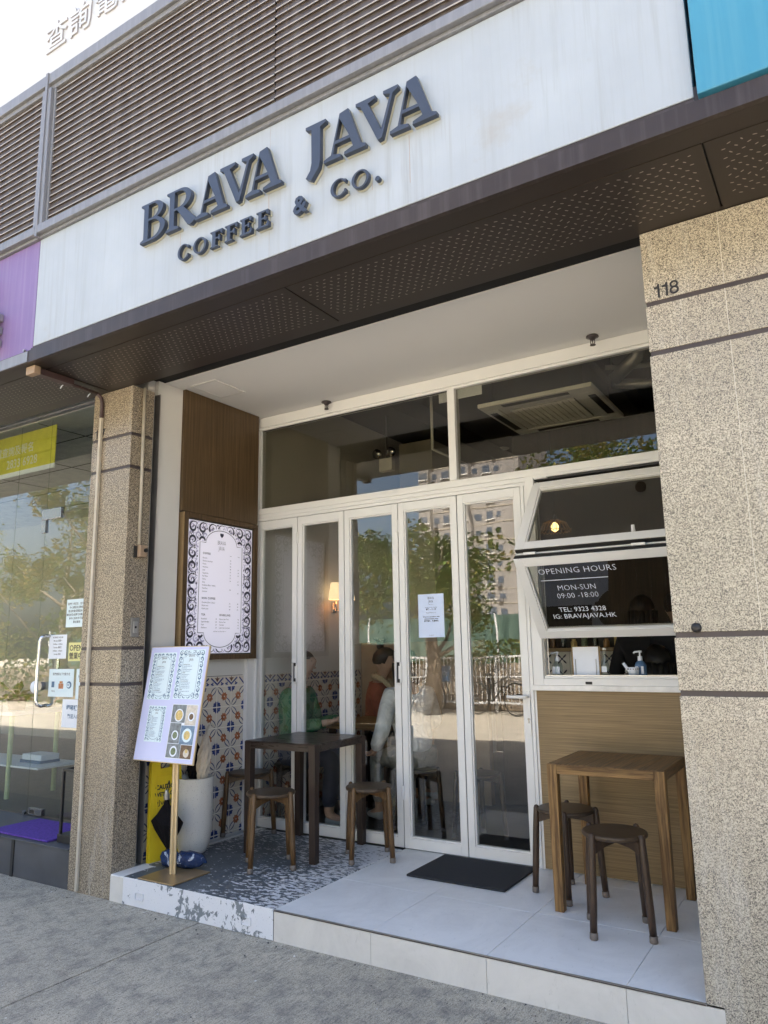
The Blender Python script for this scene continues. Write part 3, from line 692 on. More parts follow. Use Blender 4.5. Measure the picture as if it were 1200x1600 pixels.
m = MB().m('groove').box(1.2955, 3.39, -.0045, -.0001, -.006, -.001); m.m('steel').box(1.2955, 3.39, -.0055, .004, -.0018, .0012); link('edge_trim', m, st)
pltt = thing('chequer_plate', 'raised metal plate with worn white paint set into the left end of the step', 'plate', (.7, .6, 0))
m = MB().m('plate').box(.1205, 1.2905, .0, 1.31, -.006, .0035); m.box(.0525, .120, .248, 1.31, -.006, .0035)
link('top_plate', m, pltt)
m = MB().m('plate_f').box(.1205, 1.2925, -.006, -.0005, GZ+.002, .0035)
link('front_plate', m, pltt, .002)
for cx, cz in ((.272, -.087), (1.108, -.082)):
    L = []
    for sx_, sz_, a0 in ((1, 1, 0), (-1, 1, 90), (-1, -1, 180), (1, -1, 270)):
        L += [(cx+sx_*.026+.008*math.cos(math.radians(a0+k*30)), -.010, cz+sz_*.012+.008*math.sin(math.radians(a0+k*30))) for k in range(4)]
    m = MB().m('plate_f').tube(L, .0035, 6, True); link('lifting_handle', m, pltt)
m = MB().m('wallw').box(2.262, 3.4, D-.004, D+.002, 0, .006); link('skirting', m, st)

m = MB().m('mat').box(1.61, 2.235, .822, 1.312, .001, .014)
solo('door_mat', m, 'charcoal ribbed door mat on the tiles before the folding doors', 'doormat', (1.92, 1.07, 0), bevel=.004)

# neighbour's step
t = thing('slate_step', 'dark slate tiled step in front of the neighbouring shop', 'step', (-3, .2, GZ))
m = MB().m('slate').box(-1.005+.0, -.4145, .0, .50, GZ, .083).box(-1.60, -1.035, .0, .50, GZ, .083).box(-6, -1.603, 0, .5, GZ, .083); link('riser_tiles', m, t, .003)
m = MB().m('slate').box(-6, -.4145, -.008, .50, .084, .0925); link('tread', m, t, .003)
m = MB().m('gasket').box(-1.034, -1.006, -.006, .4, GZ, .0835); link('corner_trim', m, t)
m = MB().m('mat_p').face([(-1.33, .05, .107), (-.70, .05, .107), (-.70, .44, .107), (-1.33, .44, .107)]); m = MB().m('mat_p').box(-1.38, -.70, .035, .43, .0935, .106)
solo('door_mat', m, 'purple carpet mat on the slate step at the left', 'doormat', (-1, .23, .093), bevel=.003)

# ================================================================== azulejo tile wall
def fyz(x):                         # picture plane on a wall that faces +X
    return lambda u, v, d=0: (x+d, u, v)
T0 = .15
def tile_field(m, fn, u0, u1, v0, v1, uo, vo, even=0):
    i0 = math.floor((u0-uo)/T0)-1; i1 = math.ceil((u1-uo)/T0)+1; j0 = math.floor((v0-vo)/T0)-1; j1 = math.ceil((v1-vo)/T0)+1
    inside = lambda p: u0 <= p[0] <= u1 and v0 <= p[1] <= v1
    def poly(pts, d, mat):
        # clip polygon to the field rectangle
        for ax, lim, s_ in ((0, u0, 1), (0, u1, -1), (1, v0, 1), (1, v1, -1)):
            out = []
            for k in range(len(pts)):
                a, b = pts[k-1], pts[k]; ia = (a[ax]-lim)*s_ >= 0; ib = (b[ax]-lim)*s_ >= 0
                if ia != ib:
                    t = (lim-a[ax])/(b[ax]-a[ax]); out.append((a[0]+(b[0]-a[0])*t, a[1]+(b[1]-a[1])*t))
                if ib: out.append(b)
            pts = out
            if len(pts) < 3: return
        m.m(mat); m.face([fn(p[0], p[1], d) for p in pts])
    for i in range(i0, i1):
        for j in range(j0, j1):
            u = uo+i*T0; v = vo+j*T0; e = .0012
            poly([(u+e, v+e), (u+T0-e, v+e), (u+T0-e, v+T0-e), (u+e, v+T0-e)], .002, 'tilew')
            c = (u+T0/2, v+T0/2); flip = (i+j+even) % 2
            dr = 1 if flip == 0 else -1
            for s_ in (-1, 1):       # pointed petal ring from node corner to flower
                nx, ny = c[0]+s_*T0/2, c[1]+s_*dr*T0/2
                L = math.hypot(c[0]-nx, c[1]-ny)*.93; ux, uy = (c[0]-nx)/L*.93, (c[1]-ny)/L*.93
                for side in (-1, 1):
                    o_ = []; n_ = []
                    for k in range(9):
                        t = k/8; wo = math.sin(PI*t)**.8*.0205*side; wi = math.sin(PI*t)**.8*.0115*side
                        a = .006+t*(L-.010)
                        o_.append((nx+ux*a-uy*wo, ny+uy*a+ux*wo)); n_.append((nx+ux*a-uy*wi, ny+uy*a+ux*wi))
                    for k in range(8): poly([o_[k], o_[k+1], n_[k+1], n_[k]], .0032, 'tgrey')
            for k in range(4):       # orange flower
                a = PI/2*k
                for da in (-.36, .36):
                    p = [c]+[(c[0]+rq*math.cos(a+PI/4+da+q), c[1]+rq*math.sin(a+PI/4+da+q)) for q, rq in ((-.52, .022), (-.2, .030), (.0, .033), (.2, .030), (.52, .022))]
                    poly(p, .0042+.0002*k+.0001*(da > 0), 'torange')
            poly([(c[0]+.006*math.cos(q*PI/3), c[1]+.006*math.sin(q*PI/3)) for q in range(6)], .0056, 'tilew')
            # blue quarter motif at the two other corners
            for s_ in (-1, 1):
                bx, by = c[0]+s_*(T0/2-.001), c[1]-s_*dr*(T0/2-.001); sx = -s_; sy = s_*dr
                q = [(a_*1.22, b_*1.22) for a_, b_ in [(0.002, .003), (.030, .003), (.033, .010), (.026, .013), (.028, .022), (.020, .026), (.014, .024), (.010, .036), (.002, .030)]]
                poly([(bx+sx*a, by+sy*b) for a, b in q], .0036, 'tblue')
                q = [(.008, .008), (.020, .008), (.018, .020), (.008, .019)]
                poly([(bx+sx*a, by+sy*b) for a, b in q], .0046, 'tgrey')
def tile_border(m, fn, u0, u1, v0, v1, uo):
    h = v1-v0; i = math.floor((u0-uo)/T0)
    m.m('tilew')
    while uo+i*T0 < u1:
        u = max(u0, uo+i*T0+.001); ue = min(u1, uo+(i+1)*T0-.001); full = ue-u > T0*.95
        if ue > u: m.m('tilew').face([fn(u, v0+.001, .002), fn(ue, v0+.001, .002), fn(ue, v1-.001, .002), fn(u, v1-.001, .002)])
        if full or ue-u > .03:
            c = uo+(i+.5)*T0
            q = lambda p, mat, d: (m.m(mat), m.face([fn(min(max(a, u), ue), b, d) for a, b in p]))
            q([(c-.066, v0+.80*h), (c-.060, v0+.93*h), (c, v0+.32*h), (c, v0+.10*h)], 'tblue', .003)
            q([(c+.066, v0+.80*h), (c+.060, v0+.93*h), (c, v0+.32*h), (c, v0+.10*h)], 'tblue', .0031)
            if full:
                disc(m.m('tbrown'), (c, v0+.68*h), lambda a, b: fn(a, b, .0034), .012, 6, .014)
                for k in (-1, 1): disc(m, (c+k*.014, v0+.80*h), lambda a, b: fn(a, b, .0036), .010, 6, .006, k*.6)
                disc(m, (c, v0+.88*h), lambda a, b: fn(a, b, .0038), .005, 6, .010)
                for k in (-1, 1): disc(m.m('tblue'), (c+k*.052, v0+.22*h), lambda a, b: fn(a, b, .0034), .018, 6, .007, k*.35)
                for k in (-1, 1): disc(m, (c+k*.046, v0+.36*h), lambda a, b: fn(a, b, .0036), .010, 6, .006, -k*.5)
        i += 1
m = MB(); fn = lambda u, v, d=0: (PL+.002+d, u, v)
m.m('tileline').box(PL-.0, PL+.003, .245, 1.222, .001, 1.141).box(PL, PL+.003, D+.075, 2.86, .001, 1.141)
tile_field(m, fn, .245, 1.222, .002, 1.068, .785, .018, 0)
tile_border(m, fn, .245, 1.222, 1.068, 1.140, .785-.075)
tile_field(m, fn, D+.075, 2.86, .002, 1.068, .785, .018, 0)
tile_border(m, fn, D+.075, 2.86, 1.068, 1.140, .785-.075)
for f in range(len(m.f)): pass
link('patterned_tiles', m, bld)

# ================================================================== wood cladding and menu screen
t = thing('wood_cladding', 'dark brown wood grain cladding above the lit menu board', 'cladding', (-.03, .88, 2.33))
m = MB().m('wood_v').box(PL+.001, -.002, .476, 1.288, 2.334, 3.25); link('cladding_board', m, t, .002)
t = thing('menu_board', 'tall coffee menu screen with scroll border in a brown wood frame on the wall', 'menu board', (-.03, .89, 1.27))
m = MB().m('wood_frame')
y0, y1, z0, z1 = .502, 1.286, 1.268, 2.330
m.box(PL+.001, .004, y0, .540, z0, z1).box(PL+.001, .004, 1.242, y1, z0, z1).box(PL+.001, .004, .5402, 1.2418, z0, 1.304).box(PL+.001, .004, .5402, 1.2418, 2.292, z1)
link('frame', m, t, .0015)
m = MB().m('blackm').box(PL+.002, -.012, .5405, 1.2415, 1.3045, 2.2915); link('bezel', m, t)
m = MB().m('gold').box(-.06, .0, .4925, .5015, 1.27, 2.328); link('edge_strip', m, t)
def scroll_art(m, fn, u0, u1, v0, v1, ink, cell, lab, seed=1, wid=.16, dens=1.0):
    """curling foliage over the rectangle, left out inside the label outline"""
    rn = random.Random(seed)
    nu = max(3, round((u1-u0)/cell)); nv = max(3, round((v1-v0)/cell)); cu_, cv = (u1-u0)/nu, (v1-v0)/nv
    ok = lambda p: u0+.002 < p[0] < u1-.002 and v0+.002 < p[1] < v1-.002 and not lab(p[0], p[1])
    m.m(ink)
    for i in range(nu):
        for j in range(nv):
            cx = u0+(i+.5)*cu_; cy_ = v0+(j+.5)*cv; R_ = min(cu_, cv)*.46
            mir = 1 if i < nu/2 else -1; fl = 1 if j % 2 else -1
            a0 = (.7+rn.uniform(-.3, .3))*fl
            pts = []; wd = []
            N = 18
            for k in range(N+1):
                q = k/N; r_ = R_*(1-.86*q)*1.05; a = a0+q*2*PI*1.35*fl
                pts.append((cx+mir*r_*math.cos(a), cy_+r_*math.sin(a))); wd.append(R_*wid*(.35+1.6*math.sin(PI*min(1, q*1.15))**1.3))
            run = []; rw = []
            for p, w_ in zip(pts, wd):
                if ok(p): run.append(p); rw.append(w_)
                else:
                    if len(run) > 3: ribbon(m, run, rw, fn)
                    run = []; rw = []
            if len(run) > 3: ribbon(m, run, rw, fn)
            if run: disc(m, run[-1], fn, R_*.13, 7)
            for k in range(4):      # leaves on the outside of the curl
                a = a0+fl*(k*1.1+.3); p = (cx+mir*R_*1.12*math.cos(a), cy_+R_*1.12*math.sin(a))
                an = math.atan2(math.sin(a), mir*math.cos(a))+.8*fl*mir
                tip = (p[0]+R_*.5*math.cos(an), p[1]+R_*.5*math.sin(an))
                if ok(p) and ok(tip):
                    ribbon(m, [p, ((p[0]+tip[0])/2+R_*.06, (p[1]+tip[1])/2), tip], [R_*.05, R_*.26, R_*.01], fn)
def label_outline(u0, u1, v0, v1, r, hump):
    c = (u0+u1)/2; P = [(u0, v0), (c-r, v0)]
    P += [(c+r*math.cos(math.radians(180+a)), v0+hump*math.sin(math.radians(180+a))) for a in range(10, 171, 10)]
    P += [(c+r, v0), (u1, v0), (u1, v1), (c+r, v1)]
    P += [(c+r*math.cos(math.radians(a)), v1+hump*math.sin(math.radians(a))) for a in range(10, 171, 10)]
    P += [(c-r, v1), (u0, v1)]
    return P
def label_test(u0, u1, v0, v1, r, hump, pad=0):
    c = (u0+u1)/2
    def f(x, y):
        if u0-pad < x < u1+pad and v0-pad < y < v1+pad: return True
        if abs(x-c) < r+pad:
            hh = (hump+pad)*math.sqrt(max(0, 1-((x-c)/(r+pad))**2))
            return v0-hh < y < v1+hh
        return False
    return f
M['ph0'] = plain('ink_lilac', (.42, .40, .58), .5)
m = MB(); sx = -.0115
m.m('screen').box(-.0118, sx, .550, 1.232, 1.314, 2.282)
fa = lambda u, v: (sx+.0008, u, v); fb = lambda u, v: (sx+.0012, u, v)
ol = label_outline(.668, 1.118, 1.462, 2.128, .165, .105)
scroll_art(m, lambda u, v: (sx+.0004, u, v), .552, 1.230, 1.316, 2.280, 'ph0', .070, label_test(.668, 1.118, 1.462, 2.128, .165, .105, .010), 9, .22)
scroll_art(m, fa, .552, 1.230, 1.316, 2.280, 'ink', .098, label_test(.668, 1.118, 1.462, 2.128, .165, .105, .010), 4, .21)
ribbon(m, ol+ol[:2], .0045, fb)
link('display', m, t)
m = MB()
put_text(m, '♥', .035, fb, .893, 2.185, 'CENTER', 1, 0, 1, 'ink')
put_text(m, 'BRAVA', .046, fb, .893, 2.125, 'CENTER', .62, -.0006); put_text(m, 'JAVA', .046, fb, .893, 2.082, 'CENTER', .62, -.0006)
put_text(m, 'COFFEE', .021, fb, .70, 2.040, 'LEFT', .9, .0006, 1.25); put_text(m, 'hot', .012, fb, .985, 2.045); put_text(m, 'iced', .012, fb, 1.07, 2.045)
items = ['Espresso', 'Espresso macchiato', 'Piccolo', 'Americano', 'Latte', 'Cappuccino', 'Flat White', 'Mocha', 'Dirty', 'Handbrew (Black / White)', 'Hand Drip', 'Sourmash']
for k, s_ in enumerate(items):
    z = 2.008-k*.0225; put_text(m, s_, .0155, fb, .70, z, 'LEFT', .82)
    if k < 8 or k == 10: put_text(m, str([22, 24, 26, 28, 32, 32, 32, 34, 30, 0, 38][k]), .014, fb, .985, z)
    if k in (3, 4, 5, 7, 8, 11): put_text(m, str(34+k), .014, fb, 1.072, z)
put_text(m, 'NON COFFEE', .021, fb, .70, 1.708, 'LEFT', .9, .0006, 1.25)
for k, s_ in enumerate(['Chocolate (Dark / Classic)', 'Matcha Latte', 'Hojicha Latte']):
    z = 1.679-k*.0225; put_text(m, s_, .0155, fb, .70, z, 'LEFT', .82); put_text(m, str(36+2*k), .014, fb, .985, z); put_text(m, str(38+2*k), .014, fb, 1.072, z)
put_text(m, 'TEA', .021, fb, .70, 1.588, 'LEFT', .9, .0006, 1.25); put_text(m, 'SPARKLING', .021, fb, .885, 1.588, 'LEFT', .9, .0006, 1.25)
for k, (a, b) in enumerate((('Royal Blend', 'Espresso Soda / Tonic'), ('English Breakfast', 'Espresso Yuzu'), ('Peach', 'Yuzu Soda'), ('Elderflower', 'Lemon Soda / Lemonade'))):
    z = 1.560-k*.0215; put_text(m, a, .0150, fb, .70, z, 'LEFT', .8); put_text(m, '38', .0135, fb, .845, z); put_text(m, b, .0150, fb, .885, z, 'LEFT', .74); put_text(m, '42', .0135, fb, 1.082, z)
put_text(m, 'Add Oat / Soy / Extra Shot + 6', .0125, fb, .893, 1.47, 'CENTER', .85)
for k in range(len(m.ms)): pass
link('lettering', m, t)
# white trims between tiles and the door wall, plain band under the menu
m = MB().m('wallw').box(PL+.001, PL+.012, .245, 1.222, 1.1415, 1.30); m.m('groove').box(PL+.0122, PL+.0128, .26, 1.20, 1.143, 1.147)
solo('wall_band', m, 'plain white band between the patterned tiles and the menu board', 'trim', (PL, .8, 1.14))

# ================================================================== folding doors and transom
sf = thing('shopfront', 'white framed glass shopfront with transom windows over folding doors', 'shopfront', (1.1, D, 0))
m = MB().m('frame')
m.box(PL+.002, 3.455, D-.030, D+.05, 3.166, 3.249).box(PL+.002, 3.455, D-.018, D+.04, 3.146, 3.1655)                 # head
m.box(PL+.002, 3.455, D-.030, D+.05, 2.425, 2.458).box(PL+.002, 3.455, D-.018, D+.04, 2.4585, 2.476)                 # transom rail
m.box(PL+.002, 2.300, D-.022, D+.05, 2.396, 2.4245).box(PL+.002, 2.300, D-.014, D+.05, 2.372, 2.3955)
m.box(1.728, 1.784, D-.028, D+.05, 2.4765, 3.1455)
m.box(PL+.002, -.052, D-.028, D+.05, .0, 2.371).box(-.0515, -.03, D-.014, D+.05, 2.4765, 3.1455).box(PL+.0025, -.052, D-.026, D+.05, 2.4765, 3.1455)
m.box(2.2405, 2.262, D-.022, D+.05, .0, 2.3715).box(2.2625, 2.280, D-.012, D+.05, 0, 2.3955)
m.box(PL+.002, -.03, 1.223, D-.031, .0, 1.268).box(-.0295, -.010, 1.30, D-.031, 0, 1.262)
link('frame', m, sf, .002)
m = MB().m('gasket').box(-.03, 1.727, D-.0005, D+.0005, 3.140, 3.1455).box(-.052, 2.2402, D+.0, D+.02, .0, .004); link('gasket', m, sf)
m = MB().m('glass_t').box(-.029, 1.7275, D+.006, D+.012, 2.477, 3.145); link('transom_pane', m, sf)
m = MB().m('glass_t').box(1.7845, 3.455, D+.006, D+.012, 2.477, 3.145); link('transom_pane', m, sf)
m = MB().m('paper').box(1.79, 1.98, D+.016, D+.02, 3.075, 3.144).box(1.64, 1.725, D+.016, D+.02, 3.07, 3.144); link('tape_strip', m, sf)
xl = [-.051, .358, .809, 1.2875, 1.765, 2.238]; zt = 2.368
doors = []
for k in range(5):
    a, b = xl[k]+.0035, xl[k+1]-.0035; s0 = .045 if k else .03; s1 = .045; zb = .072
    m = MB().m('frame')
    yf = D-.012
    m.box(a, a+s0, yf, D+.035, .006, zt).box(b-s1, b, yf, D+.035, .006, zt)
    m.box(a+s0+.0002, b-s1-.0002, yf, D+.035, .006, zb).box(a+s0+.0002, b-s1-.0002, yf, D+.035, zt-.062, zt)
    # glazing beads
    m.box(a+s0+.0004, a+s0+.010, yf+.010, D+.034, zb+.0002, zt-.0622).box(b-s1-.010, b-s1-.0004, yf+.010, D+.034, zb+.0002, zt-.0622)
    m.box(a+s0+.0104, b-s1-.0104, yf+.010, D+.034, zb+.0002, zb+.010).box(a+s0+.0104, b-s1-.0104, yf+.010, D+.034, zt-.072, zt-.0622)
    o = link('door_leaf', m, sf, .0018)
    m = MB().m('glass').box(a+s0+.0106, b-s1-.0106, D+.010, D+.016, zb+.0102, zt-.0722); link('glass_pane', m, o)
    if k in (0, 2):
        for z in (.36, 1.16, 2.20):
            m = MB().m('frame').box(b-.012, b+.016, yf-.008, yf-.0005, z-.045, z+.045); m.cyl((b+.002, yf-.010, z-.045), (b+.002, yf-.010, z+.045), .006, None, 8)
            link('hinge', m, o, .001)
        m = MB().m('frame').tube([(b-.030, yf-.012, 1.085), (b+.006, yf-.012, 1.085), (b+.012, yf-.012, 1.092), (b+.012, yf-.012, 1.228), (b+.006, yf-.012, 1.235), (b-.030, yf-.012, 1.235)], .0055, 6, True)
        m.m('gasket').box(b-.026, b-.006, yf-.003, yf-.0005, 1.09, 1.23); link('pull', m, o)
    if k == 4:
        m = MB().m('frame').box(2.208, 2.236, yf-.010, yf-.0005, .775, 1.045)
        m.tube([(2.222, yf-.010, 1.012), (2.222, yf-.05, 1.012), (2.205, yf-.060, 1.012), (2.10, yf-.058, 1.012)], [.010, .010, .011, .009], 10)
        link('lever_handle', m, o, .003)
        m = MB().m('steel').cyl((2.222, yf-.0105, .875), (2.222, yf-.014, .875), .008); m.box(2.218, 2.226, yf-.0135, yf-.0105, .85, .872); link('lock', m, o)
    doors.append(o)
# gaps between leaves (dark rubber)
m = MB().m('gasket')
for x in xl[1:-1]: m.box(x-.0033, x+.0033, D-.002, D+.03, .006, zt)
m.box(-.05, 2.238, D, D+.03, zt+.0003, zt+.0035)
link('rubber_seal', m, sf)
m = MB(); yp = D-.0005; m.m('paper_n').box(1.429, 1.631, D+.0086, D+.0096, 1.397, 1.697); fn = lambda u, v: (u, D+.0082, v)
put_text(m, 'BRAVA', .026, fn, 1.53, 1.660, 'CENTER', .62, 0, 1, 'ink'); put_text(m, 'JAVA', .026, fn, 1.53, 1.636, 'CENTER', .62)
put_text(m, 'coffee & co.', .008, fn, 1.53, 1.622, 'CENTER')
put_text(m, 'Thank you for visiting', .0105, fn, 1.53, 1.600, 'CENTER'); put_text(m, '營業 — 十一月', .012, fn, 1.53, 1.586, 'CENTER', 1, .0004)
put_text(m, 'Please follow us on', .010, fn, 1.53, 1.564, 'CENTER')
put_text(m, 'We are now open daily for coffee', .0095, fn, 1.53, 1.536, 'CENTER', 1, .0004); put_text(m, 'brunch and takeaway service', .0095, fn, 1.53, 1.522, 'CENTER', 1, .0004); put_text(m, '多謝支持，歡迎光臨', .0125, fn, 1.53, 1.506, 'CENTER', 1, .0006)
put_text(m, 'bravajava.hk', .008, fn, 1.53, 1.410, 'CENTER')
solo('door_notice', m, 'pale printed notice taped to the fourth folding door glass', 'notice', (1.53, D, 1.4))

# ================================================================== serving window
sw = thing('serving_window', 'white framed flip-up serving window with opening hours on the lower sash', 'window', (2.88, D, 1.06))
m = MB().m('frame')
m.box(2.2805, 2.336, D-.030, D+.06, 1.085, 2.4245).box(2.3365, 3.455, D-.030, D+.06, 1.085, 1.125).box(2.3365, 3.455, D-.018, D+.06, 1.1255, 1.140)
m.box(2.3365, 3.455, D-.030, D+.06, 2.408, 2.4245)
link('frame', m, sw, .002)
m = MB().m('tileline').box(2.262, 3.455, D-.045, D+.0, 1.052, 1.0845); link('sill', m, sw, .003)
m = MB().m('gasket').box(2.34, 3.455, D-.012, D+.03, 2.394, 2.4078); link('gasket', m, sw)
m = MB().m('alu').box(2.3365, 2.342, D-.01, D+.02, 1.1405, 2.39).box(2.3425, 3.455, D-.005, D+.02, 1.1402, 1.146).box(2.350, 2.356, D+.03, D+.034, 1.1405, 1.85); link('track', m, sw)
m = MB().m('gasket').box(2.60, 2.64, D-.034, D-.0302, 1.092, 1.108); link('latch', m, sw)
m = MB().m('frame').box(2.345, 2.43, D-.034, D-.01, 2.40, 2.414).box(2.365, 2.41, D-.04, D-.034, 2.402, 2.412); link('hinge', m, sw, .001)
def sash(P0, ang, L, name_, lettering=False, flip=1):
    T = Matrix.Translation(P0) @ Matrix.Rotation(ang, 4, 'X')
    W_ = 3.455-P0[0]; f_ = .056; yy = (-.018, .020)
    m = MB().m('frame')
    m.box(0, f_, *yy, 0, L, T).box(f_+.0003, W_, *yy, 0, f_, T).box(f_+.0003, W_, *yy, L-f_, L, T)
    m.box(f_+.0004, f_+.010, -.010, .019, f_+.0004, L-f_-.0004, T).box(f_+.0104, W_, -.010, .019, f_+.0004, f_+.009, T).box(f_+.0104, W_, -.010, .019, L-f_-.009, L-f_-.0004, T)
    o = link('sash', m, sw, .0018)
    m = MB().m('glass_t').box(f_+.0106, W_, .003, .009, f_+.0094, L-f_-.0094, T); link('glass_pane', m, o)
    m = MB().m('gasket').box(.001, W_, -.012, .014, -.004 if flip > 0 else L+.0002, -.0002 if flip > 0 else L+.004, T)
    m.m('alu').box(.001, W_, .0145, .0195, -.004 if flip > 0 else L+.0002, -.0002 if flip > 0 else L+.004, T); link('edge_seal', m, o)
    if lettering:
        m = MB(); fn = lambda u, v: tuple(T @ Vector((u-P0[0], .0022, v)))
        put_text(m, 'OPENING HOURS', .057, fn, 2.444, .470, 'LEFT', .98, -.0008, 1.06, 'paper'); me_w = None
        m.face([fn(2.445, .4225), fn(2.848, .4225), fn(2.848, .4275), fn(2.445, .4275)])
        put_text(m, 'MON-SUN', .0545, fn, 2.648, .347, 'CENTER', .90, -.0008, 1.04); put_text(m, '09:00 -18:00', .0545, fn, 2.640, .289, 'CENTER', .90, -.0008, 1.02)
        put_text(m, 'TEL: 9323 4328', .0485, fn, 2.642, .188, 'CENTER', .93, 0); put_text(m, 'IG: BRAVAJAVA.HK', .0485, fn, 2.642, .137, 'CENTER', .95, 0)
        link('lettering', m, o)
    return o
so1 = sash((2.327, D-.012, 1.382), math.atan2(.385, .465), .606, 'sash', True, -1)
so2 = sash((2.327, .990, 1.892), -math.atan2(.365, .465), .606, 'sash', False, 1)
m = MB().m('frame')
for x in (2.39, 3.02): m.box(x, x+.075, .955, .975, 1.862, 1.876).cyl((x, .968, 1.868), (x+.075, .968, 1.868), .007, None, 8)
m.m('alu').box(2.332, 3.455, .985, .995, 1.858, 1.864)
m.m('gasket').box(2.332, 3.455, 1.000, 1.010, 1.862, 1.884); m.m('frame').box(2.334, 3.455, .9955, .9995, 1.868, 1.876)
link('centre_hinge', m, sw, .001)
m = MB().m('frame').tube([(3.02, 1.05, 1.945), (3.02, 1.035, 1.955), (3.02, 1.03, 1.99)], [.010, .012, .009], 8); link('knob', m, sw)
# panel below the window
m = MB().m('wood_h').box(2.2805, 3.455, D-.022, D+.03, .007, 1.0515)
solo('counter_front', m, 'light brown grained wood panel below the serving window', 'panel', (2.87, D, 0), bevel=.001)

# sprinklers, access panel
def sprinkler(x, y, label):
    t = thing('sprinkler', label, 'sprinkler', (x, y, 3.25), 'sprinklers on the recess ceiling')
    m = MB().m('groove').lathe([(0, -.004), (.038, -.004), (.040, -.012), (.022, -.018), (.016, -.030), (0, -.030)], (x, y, 3.254), 20); link('flange', m, t)
    m = MB().m('groove').tube([(x-.012, y, 3.225), (x-.014, y, 3.205), (x-.004, y, 3.192)], .003, 6).tube([(x+.012, y, 3.225), (x+.014, y, 3.205), (x+.004, y, 3.192)], .003, 6).cyl((x, y, 3.188), (x, y, 3.192), .018).cyl((x, y, 3.225), (x, y, 3.20), .003); link('nozzle', m, t)
sprinkler(.685, 1.30, 'brown ceiling sprinkler over the left transom window'); sprinkler(2.815, 1.24, 'brown ceiling sprinkler near the wide granite pilaster')
m = MB().m('ceil').box(.09, .30, .47, .75, 3.247, 3.2515); m.m('wallw').box(.07, .32, .45, .47, 3.246, 3.2515).box(.07, .32, .75, .77, 3.246, 3.2515).box(.07, .09, .4702, .7498, 3.246, 3.2515).box(.30, .32, .4702, .7498, 3.246, 3.2515)
solo('ceiling_hatch', m, 'white square access hatch in the recess ceiling', 'hatch', (.2, .6, 3.25), bevel=.001)

# ================================================================== tables
def table(x0, x1, y0, y1, h, label, mx, my, mz, planks):
    t = thing('cafe_table', label, 'table', ((x0+x1)/2, (y0+y1)/2, 0), 'square wooden cafe tables'); L = .052; a = .045
    for cx, cy_ in ((x0+L/2, y0+L/2), (x1-L/2, y0+L/2), (x0+L/2, y1-L/2), (x1-L/2, y1-L/2)):
        m = MB().m(mz).frustum((cx, cy_, .001), (cx, cy_, h-.0005), (L/2-.003, L/2-.003), (L/2, L/2)); link('leg', m, t, .002)
    m = MB().m(mx); m.box(x0+L+.0004, x1-L-.0004, y0+.0015, y0+.030, h-a, h-.001).box(x0+L+.0004, x1-L-.0004, y1-.030, y1-.0015, h-a, h-.001)
    m.m(my).box(x0+.0015, x0+.030, y0+L+.0004, y1-L-.0004, h-a, h-.001).box(x1-.030, x1-.0015, y0+L+.0004, y1-L-.0004, h-a, h-.001)
    link('apron', m, t, .0015)
    m = MB().m(mx if planks == 'x' else my); n = 6
    if planks == 'x':
        w_ = (y1-y0-.006)/n
        for k in range(n): m.box(x0+.003, x1-.003, y0+.003+k*w_+.0008, y0+.003+(k+1)*w_-.0008, h, h+.004)
    else:
        w_ = (x1-x0-.006)/n
        for k in range(n): m.box(x0+.003+k*w_+.0006, x0+.003+(k+1)*w_-.0006, y0+.003, y1-.003, h, h+.004)
    link('tabletop', m, t, .001)
table(.400, 1.000, .735, 1.325, .722, 'dark brown square table standing on the worn painted plate', 'tb_x', 'tb_x', 'tb_z', 'x')
table(2.568, 3.160, .672, 1.222, .716, 'light oak square table in front of the serving window', 'to_x', 'to_y', 'to_z', 'y')

# ================================================================== stools
def stool(label, ms, mseat, mcap):
    t = thing('wooden_stool', label, 'stool', (0, 0, 0), 'round wooden stools around the two tables')
    m = MB().m(mseat).lathe([(0, .424), (.146, .424), (.153, .430), (.154, .440), (.150, .4455), (.143, .4465), (0, .4475)], n=40); link('seat', m, t)
    m = MB().m(ms)
    for q in (0, 1):
        T = Matrix.Rotation(q*PI/2, 4, 'Z'); pr_ = [(-.146, .368), (-.146, .420), (.146, .420), (.146, .368), (.09, .386), (0, .398 if q else .396), (-.09, .386)]
        n = len(pr_); v = [(a, -.010, b-.003*q) for a, b in pr_]+[(a, .010, b-.003*q) for a, b in pr_]
        m.add(v, [tuple(range(n)), tuple(range(2*n-1, n-1, -1))]+[(i, (i+1) % n, n+(i+1) % n, n+i) for i in range(n)], T)
    link('brace', m, t, .001)
    for q in range(4):
        a = q*PI/2; c, s_ = math.cos(a), math.sin(a)
        P = lambda r, z: (r*c, r*s_, z)
        m = MB().m(ms).tube([P(.184, .028), P(.176, .15), P(.166, .32), P(.1585, .44), P(.158, .452), P(.1578, .457)], [.0165, .018, .018, .016, .012, .004], 14); o = link('leg', m, t)
        m = MB().m(mcap).tube([P(.1848, .001), P(.1847, .004), P(.1835, .030), P(.1834, .031)], [.017, .019, .0185, .017], 14); link('rubber_foot', m, o)
    return t
s0 = stool('brown stool at the front of the dark table, nearest the poster stand', 'stool', 'stool_seat', 'stool_cap')
s0.location = (.768, .583, .0045)
dup(s0, (1.212, 1.041, .0005), -.1, 'brown stool between the dark table and folding doors at the painted plate edge')
dup(s0, (.108, 1.112, .0045), PI/4, 'brown stool behind the dark table against the patterned tiles')
s1 = stool('dark brown stool half under the oak table, beside the black door mat', 'stool_d', 'stool_seat', 'stool_cap'); s1.location = (2.556, .965, 0); s1.rotation_euler = (0, 0, .28)
dup(s1, (2.928, .572, 0), -.44, 'dark brown stool nearest the granite pilaster, in front of the oak table')

